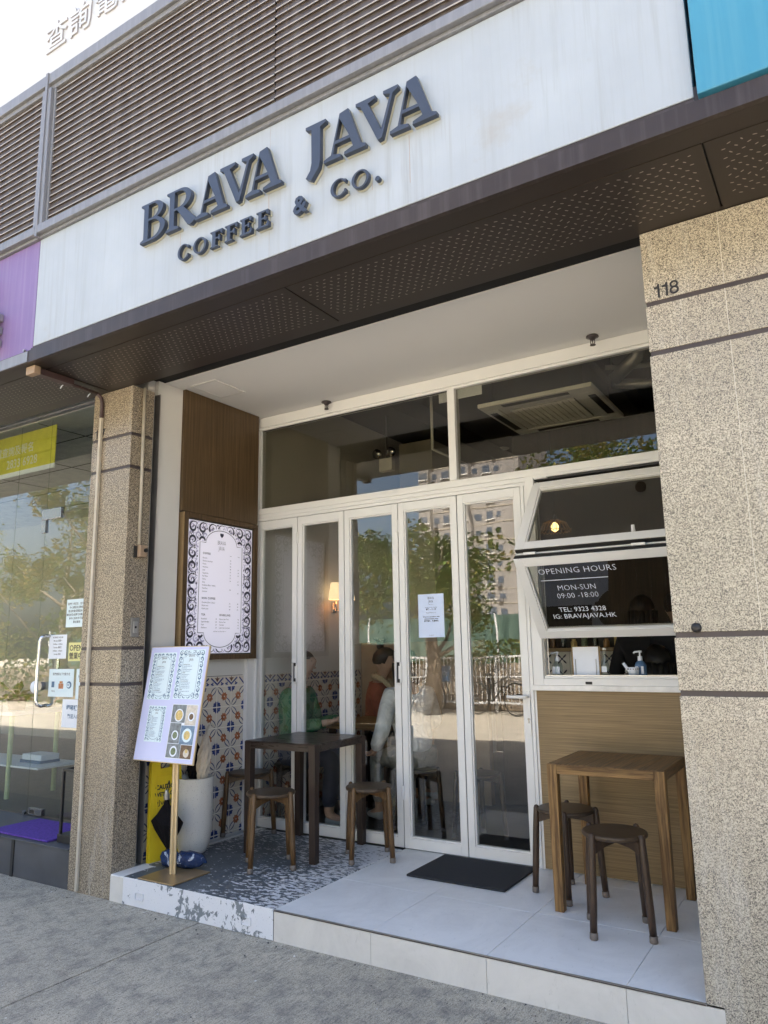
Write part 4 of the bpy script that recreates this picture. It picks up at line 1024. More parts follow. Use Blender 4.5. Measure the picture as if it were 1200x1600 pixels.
# ================================================================== poster stand
t = thing('poster_stand', 'gold metal poster stand showing lilac menu sheets at the left end of the step', 'poster stand', (.39, .15, .004))
m = MB().m('gold').box(.24, .540, .0, .300, .005, .013); link('base_plate', m, t, .003)
m = MB().m('gold_l').box(.352, .378, .145, .171, .0135, .84); m.cyl((.349, .158, .0135), (.349, .158, .84), .010, None, 10).cyl((.381, .158, .0135), (.381, .158, .84), .010, None, 10).cyl((.365, .144, .0135), (.365, .144, .80), .008, None, 10); link('pole', m, t)
bt = math.atan2(.12, .71); TB = Matrix.Translation((.035, .097, .657)) @ Matrix.Rotation(-bt, 4, 'X')
m = MB().m('gold_l').box(0, .533, .004, .016, 0, .718, TB); link('backing_board', m, t, .002)
m = MB().m('paper_l').box(.006, .527, .0015, .0038, .006, .712, TB); 
pl_ = link('poster', m, t)
def on_board(d): return lambda u, v: tuple(TB @ Vector((u, d, v)))
f1, f2, f3 = on_board(.0008), on_board(.0002), on_board(-.0004)
def sheet(u0, u1, v0, v1, seed):
    m = MB().m('paper_c').face([f1(u0, v0), f1(u1, v0), f1(u1, v1), f1(u0, v1)])
    W_ = u1-u0; H_ = v1-v0; a = (u0+.19*W_, u1-.19*W_, v0+.13*H_, v1-.15*H_, .22*W_, .06*H_)
    scroll_art(m, f2, u0+.004, u1-.004, v0+.004, v1-.004, 'ink_b', W_*.155, label_test(*a, .006), seed, .24)
    o_ = label_outline(*a); ribbon(m, o_+o_[:2], .0022, f2)
    put_text(m, 'BRAVA', W_*.10, f2, (u0+u1)/2, a[3]-.0, 'CENTER', .7, 0, 1, 'ink'); put_text(m, 'JAVA', W_*.10, f2, (u0+u1)/2, a[3]-W_*.11, 'CENTER', .7)
    words = ['ALL DAY BREAKFAST', 'Avocado Toast with Egg', 'Smoked Salmon Bagel', 'Scrambled Egg Croissant', 'Ham and Cheese Toastie', 'MAINS', 'Prawn Linguine with Chilli', 'Truffle Mushroom Pasta', 'Beef Burger and Fries', 'Chicken Katsu Sandwich', 'SALADS', 'Caesar Salad, Poached Egg', 'Quinoa and Pumpkin', 'DESSERT', 'Basque Cheesecake', 'Banana Bread', 'Tiramisu', 'Add soup or drink']
    z = a[3]-W_*.22; k = 0; st_ = (z-a[2])/16.5
    while z > a[2] and k < len(words):
        put_text(m, words[(k+seed) % len(words)]+('' if k % 5 == 0 else '  %d' % (48+7*k)), st_*.80, f2, a[0]+.008, z, 'LEFT', .80, .0001, 1, 'ink_b' if k % 5 else 'ink')
        z -= st_; k += 1
    link('menu_sheet', m, t)
sheet(.035, .250, .378, .678, 3); sheet(.275, .505, .385, .694, 8); sheet(.073, .232, .118, .340, 5)
m = MB().m('paper').face([f1(.288, .030), f1(.512, .030), f1(.512, .354), f1(.288, .354)])
rn = random.Random(11)
M['ph1'] = plain('photo_slate', (.20, .22, .23), .5, 0, .4, 40); M['ph2'] = plain('photo_blue', (.16, .24, .34), .5, 0, .3, 60); M['ph3'] = plain('photo_food_yellow', (.62, .46, .18), .5, 0, .35, 70)
M['ph4'] = plain('photo_cream', (.62, .56, .48), .5, 0, .2, 60); M['ph5'] = plain('photo_brown', (.15, .09, .05), .5, 0, .4, 60); M['ph6'] = plain('photo_green', (.18, .22, .12), .5, 0, .5, 80)
u0, v0, W_, H_ = .292, .034, .216, .316
plates_k = 1.22
rects = [(0, .66, .56, 1, 'ph1'), (.57, .62, 1, 1, 'ph4'), (0, .27, .45, .65, 'ph1'), (.46, .26, 1, .61, 'ph2'), (0, 0, .55, .26, 'ph1'), (.56, 0, 1, .25, 'ph5')]
for a, b, c, d, k in rects: m.m(k).face([f2(u0+x*W_, v0+y*H_) for x, y in ((a, b), (c, b), (c, d), (a, d))])
fd = on_board(-.0001)
plates = [(.30, .80, .032, 'paper'), (.30, .80, .026, 'ph3'), (.80, .78, .022, 'paper'), (.80, .78, .015, 'ph5'), (.25, .42, .024, 'paper'), (.25, .42, .017, 'ph6'), (.73, .43, .034, 'paper_c'), (.73, .43, .022, 'ph3'), (.28, .12, .026, 'paper'), (.28, .12, .018, 'ph6'), (.80, .10, .020, 'ph4'), (.80, .14, .010, 'ph3')]
for i, (a, b, r_, k) in enumerate(plates):
    fi = on_board(-.0002-.0002*(i % 2)); disc(m.m(k), (u0+a*W_, v0+b*H_), fi, r_*plates_k, 18)
link('photo_sheet', m, t)

# ================================================================== planter and what stands round it
pc = (.10, .572)
m = MB().m('terrazzo').lathe([(0, .004), (.066, .004), (.088, .016), (.103, .045), (.116, .10), (.124, .17), (.127, .28), (.128, .488), (.126, .492), (.118, .492), (.115, .46), (.0, .45)], (pc[0], pc[1], 0), 48)
solo('stone_planter', m, 'tall speckled white stone planter used as umbrella stand', 'planter', (pc[0], pc[1], 0))
def folded_umbrella(base, top, r, mat, label, handle):
    t = thing('umbrella', label, 'umbrella', base, 'folded umbrellas at the planter')
    b = Vector(base); tt = Vector(top); d = tt-b; m = MB().m(mat); n = 18; v = []; N = 9
    u = d.orthogonal().normalized(); w_ = d.normalized().cross(u)
    for i in range(N+1):
        q = i/N; rr = r*(.25+.75*math.sin(PI*min(1, q*.9+.12))**.7)
        for k in range(n):
            a = 2*PI*k/n+q*1.2; r_ = rr*(1+.22*math.cos(a*6)); v.append(b+d*q+u*r_*math.cos(a)+w_*r_*math.sin(a))
    m.add(v, [(i*n+k, i*n+(k+1) % n, (i+1)*n+(k+1) % n, (i+1)*n+k) for i in range(N) for k in range(n)]+[tuple(range(n-1, -1, -1)), tuple(N*n+k for k in range(n))])
    link('canopy', m, t)
    m = MB().m(handle); e = d.normalized(); m.tube([tt-e*.01, tt+e*.03, tt+e*.06+u*.01, tt+e*.07+u*.03, tt+e*.05+u*.045], .008, 8); link('handle', m, t)
    return t
folded_umbrella((.060, .60, .47), (.035, .64, .70), .042, 'umb', 'black folded umbrella standing in the stone planter', 'steel')
folded_umbrella((.155, .585, .47), (.175, .60, .77), .040, 'umb_w', 'beige folded umbrella standing in the stone planter', 'cream')
# wet floor sign
t = thing('wet_floor_sign', 'folded yellow caution wet floor sign leaning on the patterned tiles', 'sign', (.05, .33, 0))
TW = Matrix.Translation((.035, .262, .002)) @ Matrix.Rotation(math.radians(84), 4, 'Z') @ Matrix.Rotation(math.radians(-5), 4, 'X')
def panel(d0, d1):
    out = [(0, 0), (.29, 0), (.262, .60), (.245, .625), (.05, .625), (.032, .60)]; hole = [(.10, .565), (.195, .565), (.195, .605), (.10, .605)]
    me = curve_mesh([out, hole], (d1-d0)/2); c = (d0+d1)/2
    return me, lambda a, b, z: tuple(TW @ Vector((a, c+z, b)))
m = MB().m('yellow'); me, f = panel(0, .012); m.mesh(me, f); me, f = panel(.020, .032); m.mesh(me, f)
m.box(.045, .25, .0125, .0195, .60, .62, TW); 
m.box(.06, .235, -.004, -.0004, .19, .20, TW).box(.06, .235, -.004, -.0004, .51, .52, TW).box(.06, .068, -.004, -.0004, .2002, .5098, TW).box(.227, .235, -.004, -.0004, .2002, .5098, TW)
link('board', m, t, .001)
m = MB(); fn = lambda u, v: tuple(TW @ Vector((u, -.0012, v))); put_text(m, 'CAUTION', .040, fn, .147, .435, 'CENTER', 1, .0016, 1, 'ink_k'); put_text(m, 'WET FLOOR', .034, fn, .147, .392, 'CENTER', 1, .0016)
put_text(m, '小心地滑', .042, fn, .147, .335, 'CENTER', 1, .001); link('lettering', m, t)
# small umbrella hanging in front
t = thing('umbrella', 'black short umbrella hanging loosely open beside the poster stand pole', 'umbrella', (.225, .27, .10))
m = MB().m('umb'); n = 20; ring = [(.010, .105, 0), (.045, .16, .01), (.095, .225, .015), (.125, .275, .0), (.085, .31, 0), (.045, .345, 0), (.022, .375, 0), (.016, .40, 0)]
v = []
for r_, z, s_ in ring:
    for k in range(n):
        a = 2*PI*k/n; rr = r_*(1+.17*math.cos(5*a+z*8)+.07*math.sin(9*a)); v.append((.175+.95*rr*math.cos(a)+(z-.25)*-.08, .275+.5*rr*math.sin(a), z+.02*math.cos(3*a)*(r_ > .04)))
m.add(v, [(i*n+k, i*n+(k+1) % n, (i+1)*n+(k+1) % n, (i+1)*n+k) for i in range(len(ring)-1) for k in range(n)]+[tuple(range(n-1, -1, -1)), tuple((len(ring)-1)*n+k for k in range(n))]); link('canopy', m, t)
m = MB().m('steel').cyl((.163, .275, .40), (.161, .275, .435), .018, .020, 14).cyl((.161, .275, .4355), (.160, .275, .46), .014, .010, 12); m.m('ink_k').tube([(.160, .27, .45), (.178, .262, .48), (.193, .265, .52), (.186, .275, .50), (.173, .28, .455)], .0035, 6); link('handle', m, t)
# blue bag
t_pts = [(.165, .262, .040), (.180, .260, .048), (.215, .262, .055), (.262, .262, .053), (.288, .262, .036), (.312, .266, .050), (.352, .282, .056), (.395, .305, .052), (.430, .325, .040), (.448, .335, .020), (.462, .343, .006)]
m = MB().m('bagblue'); n = 22; v = []; rn = random.Random(5)
for i, (x, y, r_) in enumerate(t_pts):
    for k in range(n):
        a = 2*PI*k/n; rr = r_*(1+.10*math.sin(3*a+i)+.07*math.sin(7*a-i*1.7)+rn.uniform(-.04, .04)); zz = max(.015, .060+rr*math.sin(a)*.92)
        v.append((x-.35*rr*math.cos(a)*1.0, y+.93*rr*math.cos(a), zz if r_ > .01 else .045+rr*math.sin(a)))
m.smooth = True
m.add(v, [(i*n+k, i*n+(k+1) % n, (i+1)*n+(k+1) % n, (i+1)*n+k) for i in range(len(t_pts)-1) for k in range(n)]+[tuple(range(n-1, -1, -1)), tuple((len(t_pts)-1)*n+k for k in range(n))])
solo('sand_bag', m, 'blue plastic wrapped bag tied in the middle, lying on the poster stand base', 'bag', (.3, .29, .013))

# ================================================================== interior of the coffee shop
m = MB().m('cafe_beige').box(PL+.004, 1.25, 2.87, 2.95, 0, 1.385)
solo('booth_partition', m, 'low beige partition behind the seated customers', 'partition', (.6, 2.9, 0), bevel=.004)
m = MB().m('cafe_wall').box(PL+.003, .50, 2.4, 2.43, 1.385+1.2, 3.59)
m = MB().m('cafe_wall').box(.22, .60, 3.2, 3.6, 0, 3.41)
solo('inner_column', m, 'plain plaster column inside the coffee shop', 'column', (.41, 3.4, 0))
def inner_table(cx, cy_, label, mt='to_x'):
    t = thing('cafe_table', label, 'table', (cx, cy_, 0))
    m = MB().m(mt).box(cx-.30, cx+.30, cy_-.30, cy_+.30, .70, .75); link('tabletop', m, t, .004)
    for a in (-.26, .26):
        for b in (-.26, .26): m = MB().m('tb_z').box(cx+a-.022, cx+a+.022, cy_+b-.022, cy_+b+.022, 0, .699); link('leg', m, t)
inner_table(.60, 2.10, 'wooden table inside the glass doors where three customers sit')
m = MB().m('paper').box(.36, .50, 1.84, 1.94, .7505, .757).box(.40, .47, 1.86, 1.93, .7575, .765); solo('napkins', m, 'white napkins on the inner table', 'napkins', (.43, 1.9, .75), bevel=.002)
st1 = stool('dark stool inside under the customer in the green jacket', 'stool_d', 'stool_seat', 'stool_cap'); st1['group'] = 'stools inside the coffee shop'; st1.location = (.10, 1.64, -.003)
for p, l in (((1.12, 1.84, -.003), 'dark stool inside under the customer in the grey sweater'), ((.27, 2.62, -.003), 'dark stool inside under the customer with the topknot'), ((1.62, 1.84, -.003), 'empty dark stool inside behind the fourth folding door pane')):
    dup(st1, p, .3, l)

def skin_mesh(P, E_, R_, sub=2):
    me = bpy.data.meshes.new('s'); me.from_pydata([tuple(p) for p in P], E_, []); o = bpy.data.objects.new('s', me); C.objects.link(o)
    md = o.modifiers.new('k', 'SKIN'); md.use_smooth_shade = True
    for i, r_ in enumerate(R_):
        sv = me.skin_vertices[0].data[i]; rr = r_ if isinstance(r_, tuple) else (r_, r_); sv.radius = rr; sv.use_root = (i == 0)
    sb = o.modifiers.new('u', 'SUBSURF'); sb.levels = sub; sb.render_levels = sub
    dg = bpy.context.evaluated_depsgraph_get(); dg.update(); r_ = bpy.data.meshes.new_from_object(o.evaluated_get(dg))
    bpy.data.objects.remove(o); bpy.data.meshes.remove(me); return r_
def put_skin(name, me, mat, parent):
    me.materials.clear(); me.materials.append(M[mat]); me.name = name
    for p in me.polygons: p.use_smooth = True
    o = bpy.data.objects.new(name, me); C.objects.link(o); o.parent = parent; return o
class SK:
    def __init__(s): s.P = []; s.E = []; s.R = []
    def v(s, p, r, par=None):
        s.P.append(Vector(p)); s.R.append(r)
        if par is not None: s.E.append((par, len(s.P)-1))
        return len(s.P)-1
    def chain(s, par, pts):
        for p, r in pts: par = s.v(p, r, par)
        return par
def hand(s, par, w_, d, n_, curl=.5):
    d = Vector(d).normalized(); n_ = Vector(n_).normalized(); side = d.cross(n_).normalized()
    palm = Vector(w_)+d*.045; pi_ = s.v(palm, (.030, .016), par)
    for k, L in enumerate((.062, .072, .068, .054)):
        b = palm+side*(.024-.016*k)+d*.028; a = s.v(b, .010, pi_); q = b; dd = d.copy(); prev = a
        for j in range(3):
            dd = (dd-n_*curl*.55).normalized(); q = q+dd*L*(.45 if j == 0 else .30); prev = s.v(q, .0085-.001*j, prev)
    b = palm+side*.034-d*.012; a = s.v(b, .011, pi_); s.chain(a, [(b+side*.022+d*.018-n_*.01, .0095), (b+side*.030+d*.042-n_*.02*curl*2, .008)])
def person(label, loc, rot, pose, top, legs, shoes='shoe', hair='short', cat='person', lean=0., headturn=0, scarf=False, arms=None):
    t = thing('person', label, cat, loc)
    seat = pose == 'sit'; hz = .535 if seat else .90
    ly = lean
    S_ = lambda x, y, z: (x, y+ly*(z-hz), z)
    ch = hz+.40; sh = hz+.455; nk = hz+.53
    b = SK(); pv = b.v(S_(0, 0, hz), (.13, .10)); sp = b.v(S_(0, .01, hz+.20), (.115, .09), pv); c = b.v(S_(0, .01, ch-.03), (.13, .095), sp)
    n0 = b.v(S_(0, .0, nk), .052, c); ca, sa = math.cos(headturn), math.sin(headturn)
    hd = lambda x, y, z: (lambda q: (x*ca-y*sa+q[0], x*sa+y*ca+q[1], z))(S_(0, .02, z))
    h1 = b.v(hd(0, .005, nk+.06), .052, n0); h2 = b.v(hd(0, .014, nk+.11), (.066, .074), h1); h3 = b.v(hd(0, .0, nk+.175), (.088, .104), h2); h4 = b.v(hd(0, -.008, nk+.232), (.070, .082), h3)
    b.chain(h2, [(hd(0, .088, nk+.122), .016), (hd(0, .108, nk+.115), .009)])
    for s_ in (-1, 1): b.chain(h2, [(hd(s_*.066, -.008, nk+.125), .014), (hd(s_*.080, -.014, nk+.135), .010)])
    arms = arms or {}
    tp = SK(); tv = tp.v(S_(0, 0, hz-.03), (.172, .145)); ts = tp.v(S_(0, .01, hz+.20), (.150, .115), tv); tc = tp.v(S_(0, .01, ch-.02), (.155, .115), ts); tp.v(S_(0, .0, nk-.045), .075, tc)
    for s_ in (-1, 1):
        A_ = arms.get(s_, None)
        shd = Vector(S_(s_*.165, .005, sh-.02))
        if A_: el, wr, hdv = Vector(A_[0]), Vector(A_[1]), Vector(A_[2])
        elif seat: el = Vector(S_(s_*.225, .10, hz+.19)); wr = Vector((s_*.14, .34+ly*.2, hz+.235)); hdv = wr-el
        else: el = Vector((s_*.235, .02, sh-.28)); wr = Vector((s_*.22, .16, sh-.46)); hdv = wr-el
        i = b.v(shd, .05, c); e = b.v(el, .040, i); w_ = b.v(wr, .026, e); hand(b, w_, wr, hdv, (0, .3, -1) if hdv.z < .5 else (s_*-1, .2, 0), .6)
        j = tp.v(shd, .078, tc); e2 = tp.v(el, .062, tp.v((shd+el)/2, .066, j)); tp.v(wr-(wr-el).normalized()*.02, .046, tp.v((el+wr)/2, .055, e2))
        hx = s_*.09
        if seat: kn, an, to = (s_*.13, .42, hz-.03), (s_*.13, .38, .09), (s_*.14, .53, .035)
        else: kn, an, to = (s_*.10, .03, .48), (s_*.10, -.01, .09), (s_*.11, .14, .035)
        hp = b.v((hx, .02, hz-.03), .085, pv); k_ = b.v(kn, .058, hp); b.v(to, (.035, .028), b.v(an, .040, k_))
    put_skin('body', skin_mesh(b.P, b.E, b.R), 'skin', t)
    put_skin('jacket' if top != 'grey_c' else 'sweater', skin_mesh(tp.P, tp.E, tp.R), top, t)
    lg = SK(); pv = lg.v((0, -.01, hz+.09), (.125, .105)); pv = lg.v((0, .0, hz-.01), (.135, .115), pv)
    for s_ in (-1, 1):
        if seat: kn, an, to = (s_*.13, .42, hz-.03), (s_*.13, .38, .13), (s_*.14, .53, .035)
        else: kn, an, to = (s_*.10, .03, .48), (s_*.10, -.01, .10), (s_*.11, .14, .035)
        h_ = lg.v((s_*.09, .04, hz-.03), .105, pv); k_ = lg.v(kn, .078, h_); lg.v(an, .058, k_)
        s2 = SK(); a = s2.v((an[0], an[1]-.03, .055), (.042, .040)); a = s2.v((an[0], an[1]+.06, .05), (.045, .038), a); s2.v((to[0], to[1]+.03, .038), (.040, .026), a); put_skin('shoe', skin_mesh(s2.P, s2.E, s2.R), shoes, t)
    put_skin('trousers', skin_mesh(lg.P, lg.E, lg.R), legs, t)
    # face
    for s_ in (-1, 1):
        m = MB().m('hair'); p = Vector(hd(s_*.030, .080, nk+.152)); m.lathe([(0, -.005), (.005, -.003), (.006, .002), (0, .005)], p, 10); o = link('eye', m, None); o.parent = t
        m = MB().m('hair').tube([Vector(hd(s_*.016, .086, nk+.173)), Vector(hd(s_*.032, .088, nk+.178)), Vector(hd(s_*.048, .078, nk+.172))], .003, 6); o = link('eyebrow', m, None); o.parent = t
    m = MB().m('rust_c').tube([Vector(hd(-.022, .078, nk+.088)), Vector(hd(0, .085, nk+.086)), Vector(hd(.022, .078, nk+.088))], [.003, .005, .003], 6); o = link('mouth', m, None); o.parent = t
    # hair
    m = MB().m('hair'); m.smooth = True; n = 26; v = []; rn = random.Random(len(label)); rows = 11
    thin = hair == 'shaved'
    for i in range(rows):
        ph = PI*.5-(PI*.5+.45)*i/(rows-1)*(.86 if thin else 1.0)
        for k in range(n):
            a = 2*PI*k/n; front = math.sin(a) > .45
            p_ = ph if not (front and ph < .25) else .25+.02*rn.random()
            R_ = (.0905 if thin else .103)*(1+.03*rn.uniform(-1, 1)*(0 if thin else 1))
            cc = math.cos(p_) if p_ > 0 else math.cos(p_)*(1+.25*p_); v.append(hd(R_*.90*cc*math.cos(a), R_*1.07*cc*math.sin(a)-.008, nk+.165+R_*1.02*math.sin(p_)+(.0 if thin else .006)))
    m.add(v, [(i*n+k, i*n+(k+1) % n, (i+1)*n+(k+1) % n, (i+1)*n+k) for i in range(rows-1) for k in range(n)])
    if hair == 'bun':
        m.lathe([(0, -.03), (.03, -.02), (.036, .0), (.028, .022), (0, .03)], hd(0, -.055, nk+.285), 12)
        for k in range(11):
            a = 2*PI*k/11; q = Vector(hd(0, -.055, nk+.29)); d_ = Vector((math.cos(a)*.8, math.sin(a)*.8, .55+.3*rn.random())); m.tube([q, q+d_*.04, q+d_*.085+Vector((0, 0, .01))], [.010, .008, .001], 5)
    if hair == 'long':
        for k in range(9):
            a = PI+PI*(k/8); q = Vector(hd(.085*math.cos(a), .085*math.sin(a), nk+.15)); m.tube([q, q+Vector((0, -.01, -.10)), q+Vector((0, -.005, -.19))], [.028, .030, .012], 8)
    o = link('hair', m, None); o.parent = t
    if thin: o.data.materials.clear(); o.data.materials.append(plain('hair_stubble', (.10, .075, .06), .6))
    if scarf:
        m = MB().m('scarf')
        for s_ in (-1, 1):
            pts = [Vector(S_(s_*.045, -.07, nk+.02)), Vector(S_(s_*.085, .02, nk)), Vector(S_(s_*.075, .11, nk-.07)), Vector(S_(s_*.055, .150, nk-.22)), Vector(S_(s_*.06, .15, nk-.36))]; m.tube(pts, [.022, .028, .026, .026, .022], 9)
        o = link('scarf', m, None); o.parent = t
    t.rotation_euler = (0, 0, rot); return t
person('seated customer with cropped hair in a green jacket behind the first two glass doors', (.08, 1.64, 0), math.radians(-78), 'sit', 'green_c', 'jean', 'shoe', 'shaved', lean=.12, headturn=.15)
person('seated customer with dark topknot, rust jacket and beige scarf, hand at the face', (.27, 2.58, 0), math.radians(-72), 'sit', 'rust_c', 'jean', 'shoe', 'bun', lean=.12, headturn=.1, scarf=True,
       arms={-1: ((-.20, .24, .80), (-.065, .235, 1.06), (.1, -.1, 1))})
person('seated customer with black hair in a pale grey sweater, back to the third glass door', (1.12, 1.84, 0), math.radians(58), 'sit', 'grey_c', 'olive_c', 'shoe', 'long', lean=.22, headturn=.1,
       arms={1: ((.26, .14, .74), (.20, .36, .735), (0, 1, -.1)), -1: ((-.27, .05, .70), (-.25, .22, .56), (.1, 1, -.6))})
person('staff member with black hair in dark clothes behind the serving counter', (2.64, 2.75, 0), math.radians(10), 'stand', 'black_c', 'black_c', 'black_c', 'long')
person('taller staff member in dark clothes close to the granite pilaster behind the window', (2.93, 2.55, .0), math.radians(-15), 'stand', 'black_c', 'black_c', 'black_c', 'short')
person('staff member bending low in dark clothes at the right end of the serving hatch', (2.93, 1.95, -.38), math.radians(20), 'stand', 'black_c', 'black_c', 'black_c', 'long', lean=.3)

# serving counter and what stands on it
m = MB().m('dkwood').box(2.29, 3.455, D+.065, 1.95, 0, 1.09); m.m('ac').box(2.29, 3.455, D+.065, 1.97, 1.0905, 1.128)
solo('service_counter', m, 'white topped service counter behind the serving window', 'counter', (2.87, 1.7, 0), bevel=.003)
def bottle(name, x, y, z, prof, mat, label, cat, extra=None):
    t = thing(name, label, cat, (x, y, z)); m = MB().m(mat).lathe(prof, (x, y, z), 22); link('body', m, t)
    if extra: extra(t, x, y, z)
    return t
def pump(t, x, y, z):
    m = MB().m('paper').cyl((x, y, z+.098), (x, y, z+.125), .014).cyl((x, y, z+.125), (x, y, z+.150), .005).tube([(x+.012, y, z+.152), (x, y, z+.154), (x-.030, y-.005, z+.150), (x-.036, y-.005, z+.142)], .006, 8); link('pump', m, t)
    m = MB().m('paper').box(x-.024, x+.024, y-.0325, y-.031, z+.02, z+.065); link('label', m, t)
bottle('sanitiser_bottle', 2.372, 1.50, 1.129, [(0, 0), (.030, 0), (.033, .01), (.033, .07), (.026, .088), (.014, .097), (0, .098)], 'glass_b', 'clear sanitiser pump bottle at the left of the serving hatch', 'bottle', pump)
bottle('pump_bottle', 2.885, 1.53, 1.129, [(0, 0), (.032, 0), (.034, .01), (.034, .07), (.026, .088), (.014, .097), (0, .098)], 'ink_b', 'dark blue pump bottle behind the small white cup', 'bottle', pump)
def cap(t, x, y, z):
    m = MB().m('ac').cyl((x, y, z+.165), (x, y, z+.178), .011); link('cap', m, t); m = MB().m('paper').box(x-.016, x+.016, y-.0275, y-.0262, z+.03, z+.065); link('label', m, t)
bottle('glass_bottle', 2.672, 1.52, 1.129, [(0, 0), (.024, 0), (.026, .008), (.026, .07), (.012, .105), (.009, .16), (.011, .166), (0, .167)], 'glass_b', 'small clear glass bottle with white label beside the white card', 'bottle', cap)
t = thing('card_stand', 'blank white card in a wire stand on the serving hatch', 'card stand', (2.56, 1.49, 1.129))
m = MB().m('paper').box(2.484, 2.645, 1.480, 1.486, 1.130, 1.315); link('card', m, t)
m = MB().m('wood_h').box(2.472, 2.655, 1.4865, 1.492, 1.129, 1.318); m.m('steel').tube([(2.50, 1.45, 1.131), (2.50, 1.470, 1.131), (2.50, 1.474, 1.24)], .002, 5).tube([(2.63, 1.45, 1.131), (2.63, 1.470, 1.131), (2.63, 1.474, 1.24)], .002, 5); link('holder', m, t)
t = thing('cup', 'white latticed cup holding small things on the counter', 'cup', (2.855, 1.47, 1.129))
m = MB().m('paper').lathe([(0, 0), (.027, 0), (.033, .055), (.034, .060), (.031, .060), (.025, .01), (0, .01)], (2.855, 1.47, 1.129), 20); link('body', m, t)
m = MB().m('blackm')
for k in range(14): a = 2*PI*k/14; m.box(2.855+.0335*math.cos(a)-.002, 2.855+.0335*math.cos(a)+.002, 1.47+.0335*math.sin(a)-.002, 1.47+.0335*math.sin(a)+.002, 1.176, 1.182)
m.m('paper').cyl((2.84, 1.47, 1.15), (2.80, 1.46, 1.215), .009); link('contents', m, t)
m = MB().m('ink_b').box(2.70, 2.83, 1.52, 1.60, 1.129, 1.140); solo('tray', m, 'dark blue flat tray on the serving counter', 'tray', (2.76, 1.56, 1.129), bevel=.003)
# kitchen back wall with shelf and jars
m = MB().m('dkwood').box(1.30, 3.457, 3.62, 3.70, 0, 3.41); m.m('ac').box(1.32, 2.7, 3.60, 3.6195, 1.0, 1.27); m.m('ink')
rn = random.Random(2)
kt = lambda u, v: (u, 3.5985, v)
for i in range(9):
    for j in range(2):
        cx, cz = 1.40+i*.145, 1.065+j*.14
        for k in range(4): disc(m, (cx+.035*math.cos(k*PI/2+.78), cz+.035*math.sin(k*PI/2+.78)), kt, .024, 8, .008, k*PI/2+.78)
        disc(m, (cx, cz), lambda u, v: (u, 3.598, v), .012, 7)
        m.box(cx-.0735, cx-.0715, 3.5986, 3.5996, 1.0, 1.27)
link('kitchen_wall', m, bld)
m = MB().m('wood_h').box(1.45, 2.52, 3.42, 3.598, 1.272, 1.305); solo('wall_shelf', m, 'pale wooden shelf of jars on the kitchen wall', 'shelf', (2, 3.5, 1.27), bevel=.003)
cols = ['amber', 'ph5', 'glass_b', 'ph3', 'ph6', 'glass_b', 'amber', 'ph3']
for k in range(10):
    x = 1.55+k*.098; h = .07+.05*((k*7) % 3); m = MB().m(cols[k % 8]).lathe([(0, 0), (.026, 0), (.028, .01), (.028, h-.02), (.018, h-.005), (.018, h+.006), (0, h+.006)], (x, 3.50, 1.306), 14)
    solo('jar', m, ('short', 'medium', 'tall')[(k*7) % 3]+' small jar, '+('first', 'second', 'third', 'fourth', 'fifth', 'sixth', 'seventh', 'eighth', 'ninth', 'tenth')[k]+' from the left on the kitchen shelf', 'jar', (x, 3.5, 1.306), 'jars on the kitchen shelf')
m = MB().m('tb_z').box(1.32, 3.4, 3.0, 3.5, 0, .98); solo('kitchen_cabinet', m, 'dark back counter along the kitchen wall', 'cabinet', (2.3, 3.2, 0))
t = thing('coffee_machine', 'steel espresso machine on the dark back counter', 'coffee machine', (2.85, 3.2, .98))
m = MB().m('steel').box(2.6, 3.15, 3.05, 3.45, .99, 1.12).box(2.6, 3.15, 3.2, 3.45, 1.1205, 1.38).box(2.6, 3.15, 3.03, 3.45, 1.3805, 1.45); link('body', m, t, .01)
m = MB().m('blackm').cyl((2.75, 3.12, 1.25), (2.75, 3.12, 1.379), .035).cyl((3.0, 3.12, 1.25), (3.0, 3.12, 1.379), .035); link('group_head', m, t)

# lamps, air conditioner, pipes
t = thing('wall_lamp', 'twin shaded warm wall lamp on the plaster wall above the tiles', 'lamp', (PL, 2.42, 1.75))
m = MB().m('chrome').box(PL+.001, PL+.02, 2.39, 2.45, 1.66, 1.76)
for s_ in (-1, 1): m.tube([(PL+.02, 2.42, 1.70), (PL+.06, 2.42+s_*.03, 1.66), (PL+.10, 2.42+s_*.085, 1.68), (PL+.10, 2.42+s_*.09, 1.76)], .007, 8)
link('bracket', m, t)
for s_ in (-1, 1):
    m = MB().m('lamp').lathe([(.072, .0), (.050, .155), (.047, .155), (.069, 0)], (PL+.10, 2.42+s_*.09, 1.775), 22); link('lamp_shade', m, t)
t = thing('pendant_lamp', 'small lit amber glass pendant seen through the upper window sash', 'lamp', (1.90, 3.0, 2.30))
m = MB().m('blackm').tube([(1.90, 3, 3.59), (1.90, 3, 2.44)], .004, 6).cyl((1.90, 3, 2.40), (1.90, 3, 2.45), .02); link('cord', m, t)
m = MB().m('lamp2').lathe([(0, -.05), (.03, -.03), (.035, .0), (.02, .03), (0, .04)], (1.90, 3, 2.35), 14); link('bulb', m, t)
m = MB().m('glass_b')
m.m('amber')
for k in range(22):
    a = 2*PI*k/22; c, s_ = math.cos(a), math.sin(a); m.tube([(1.9+.03*c, 3+.03*s_, 2.41), (1.9+.10*c, 3+.10*s_, 2.38), (1.9+.135*c, 3+.135*s_, 2.31)], .003, 4)
m.tube([(1.9+(.135+.008*math.cos(k*PI/3))*math.cos(2*PI*k/60), 3+(.135)*math.sin(2*PI*k/60), 2.31+.008*math.cos(k*PI)) for k in range(60)], .004, 4, True); link('glass_shade', m, t)
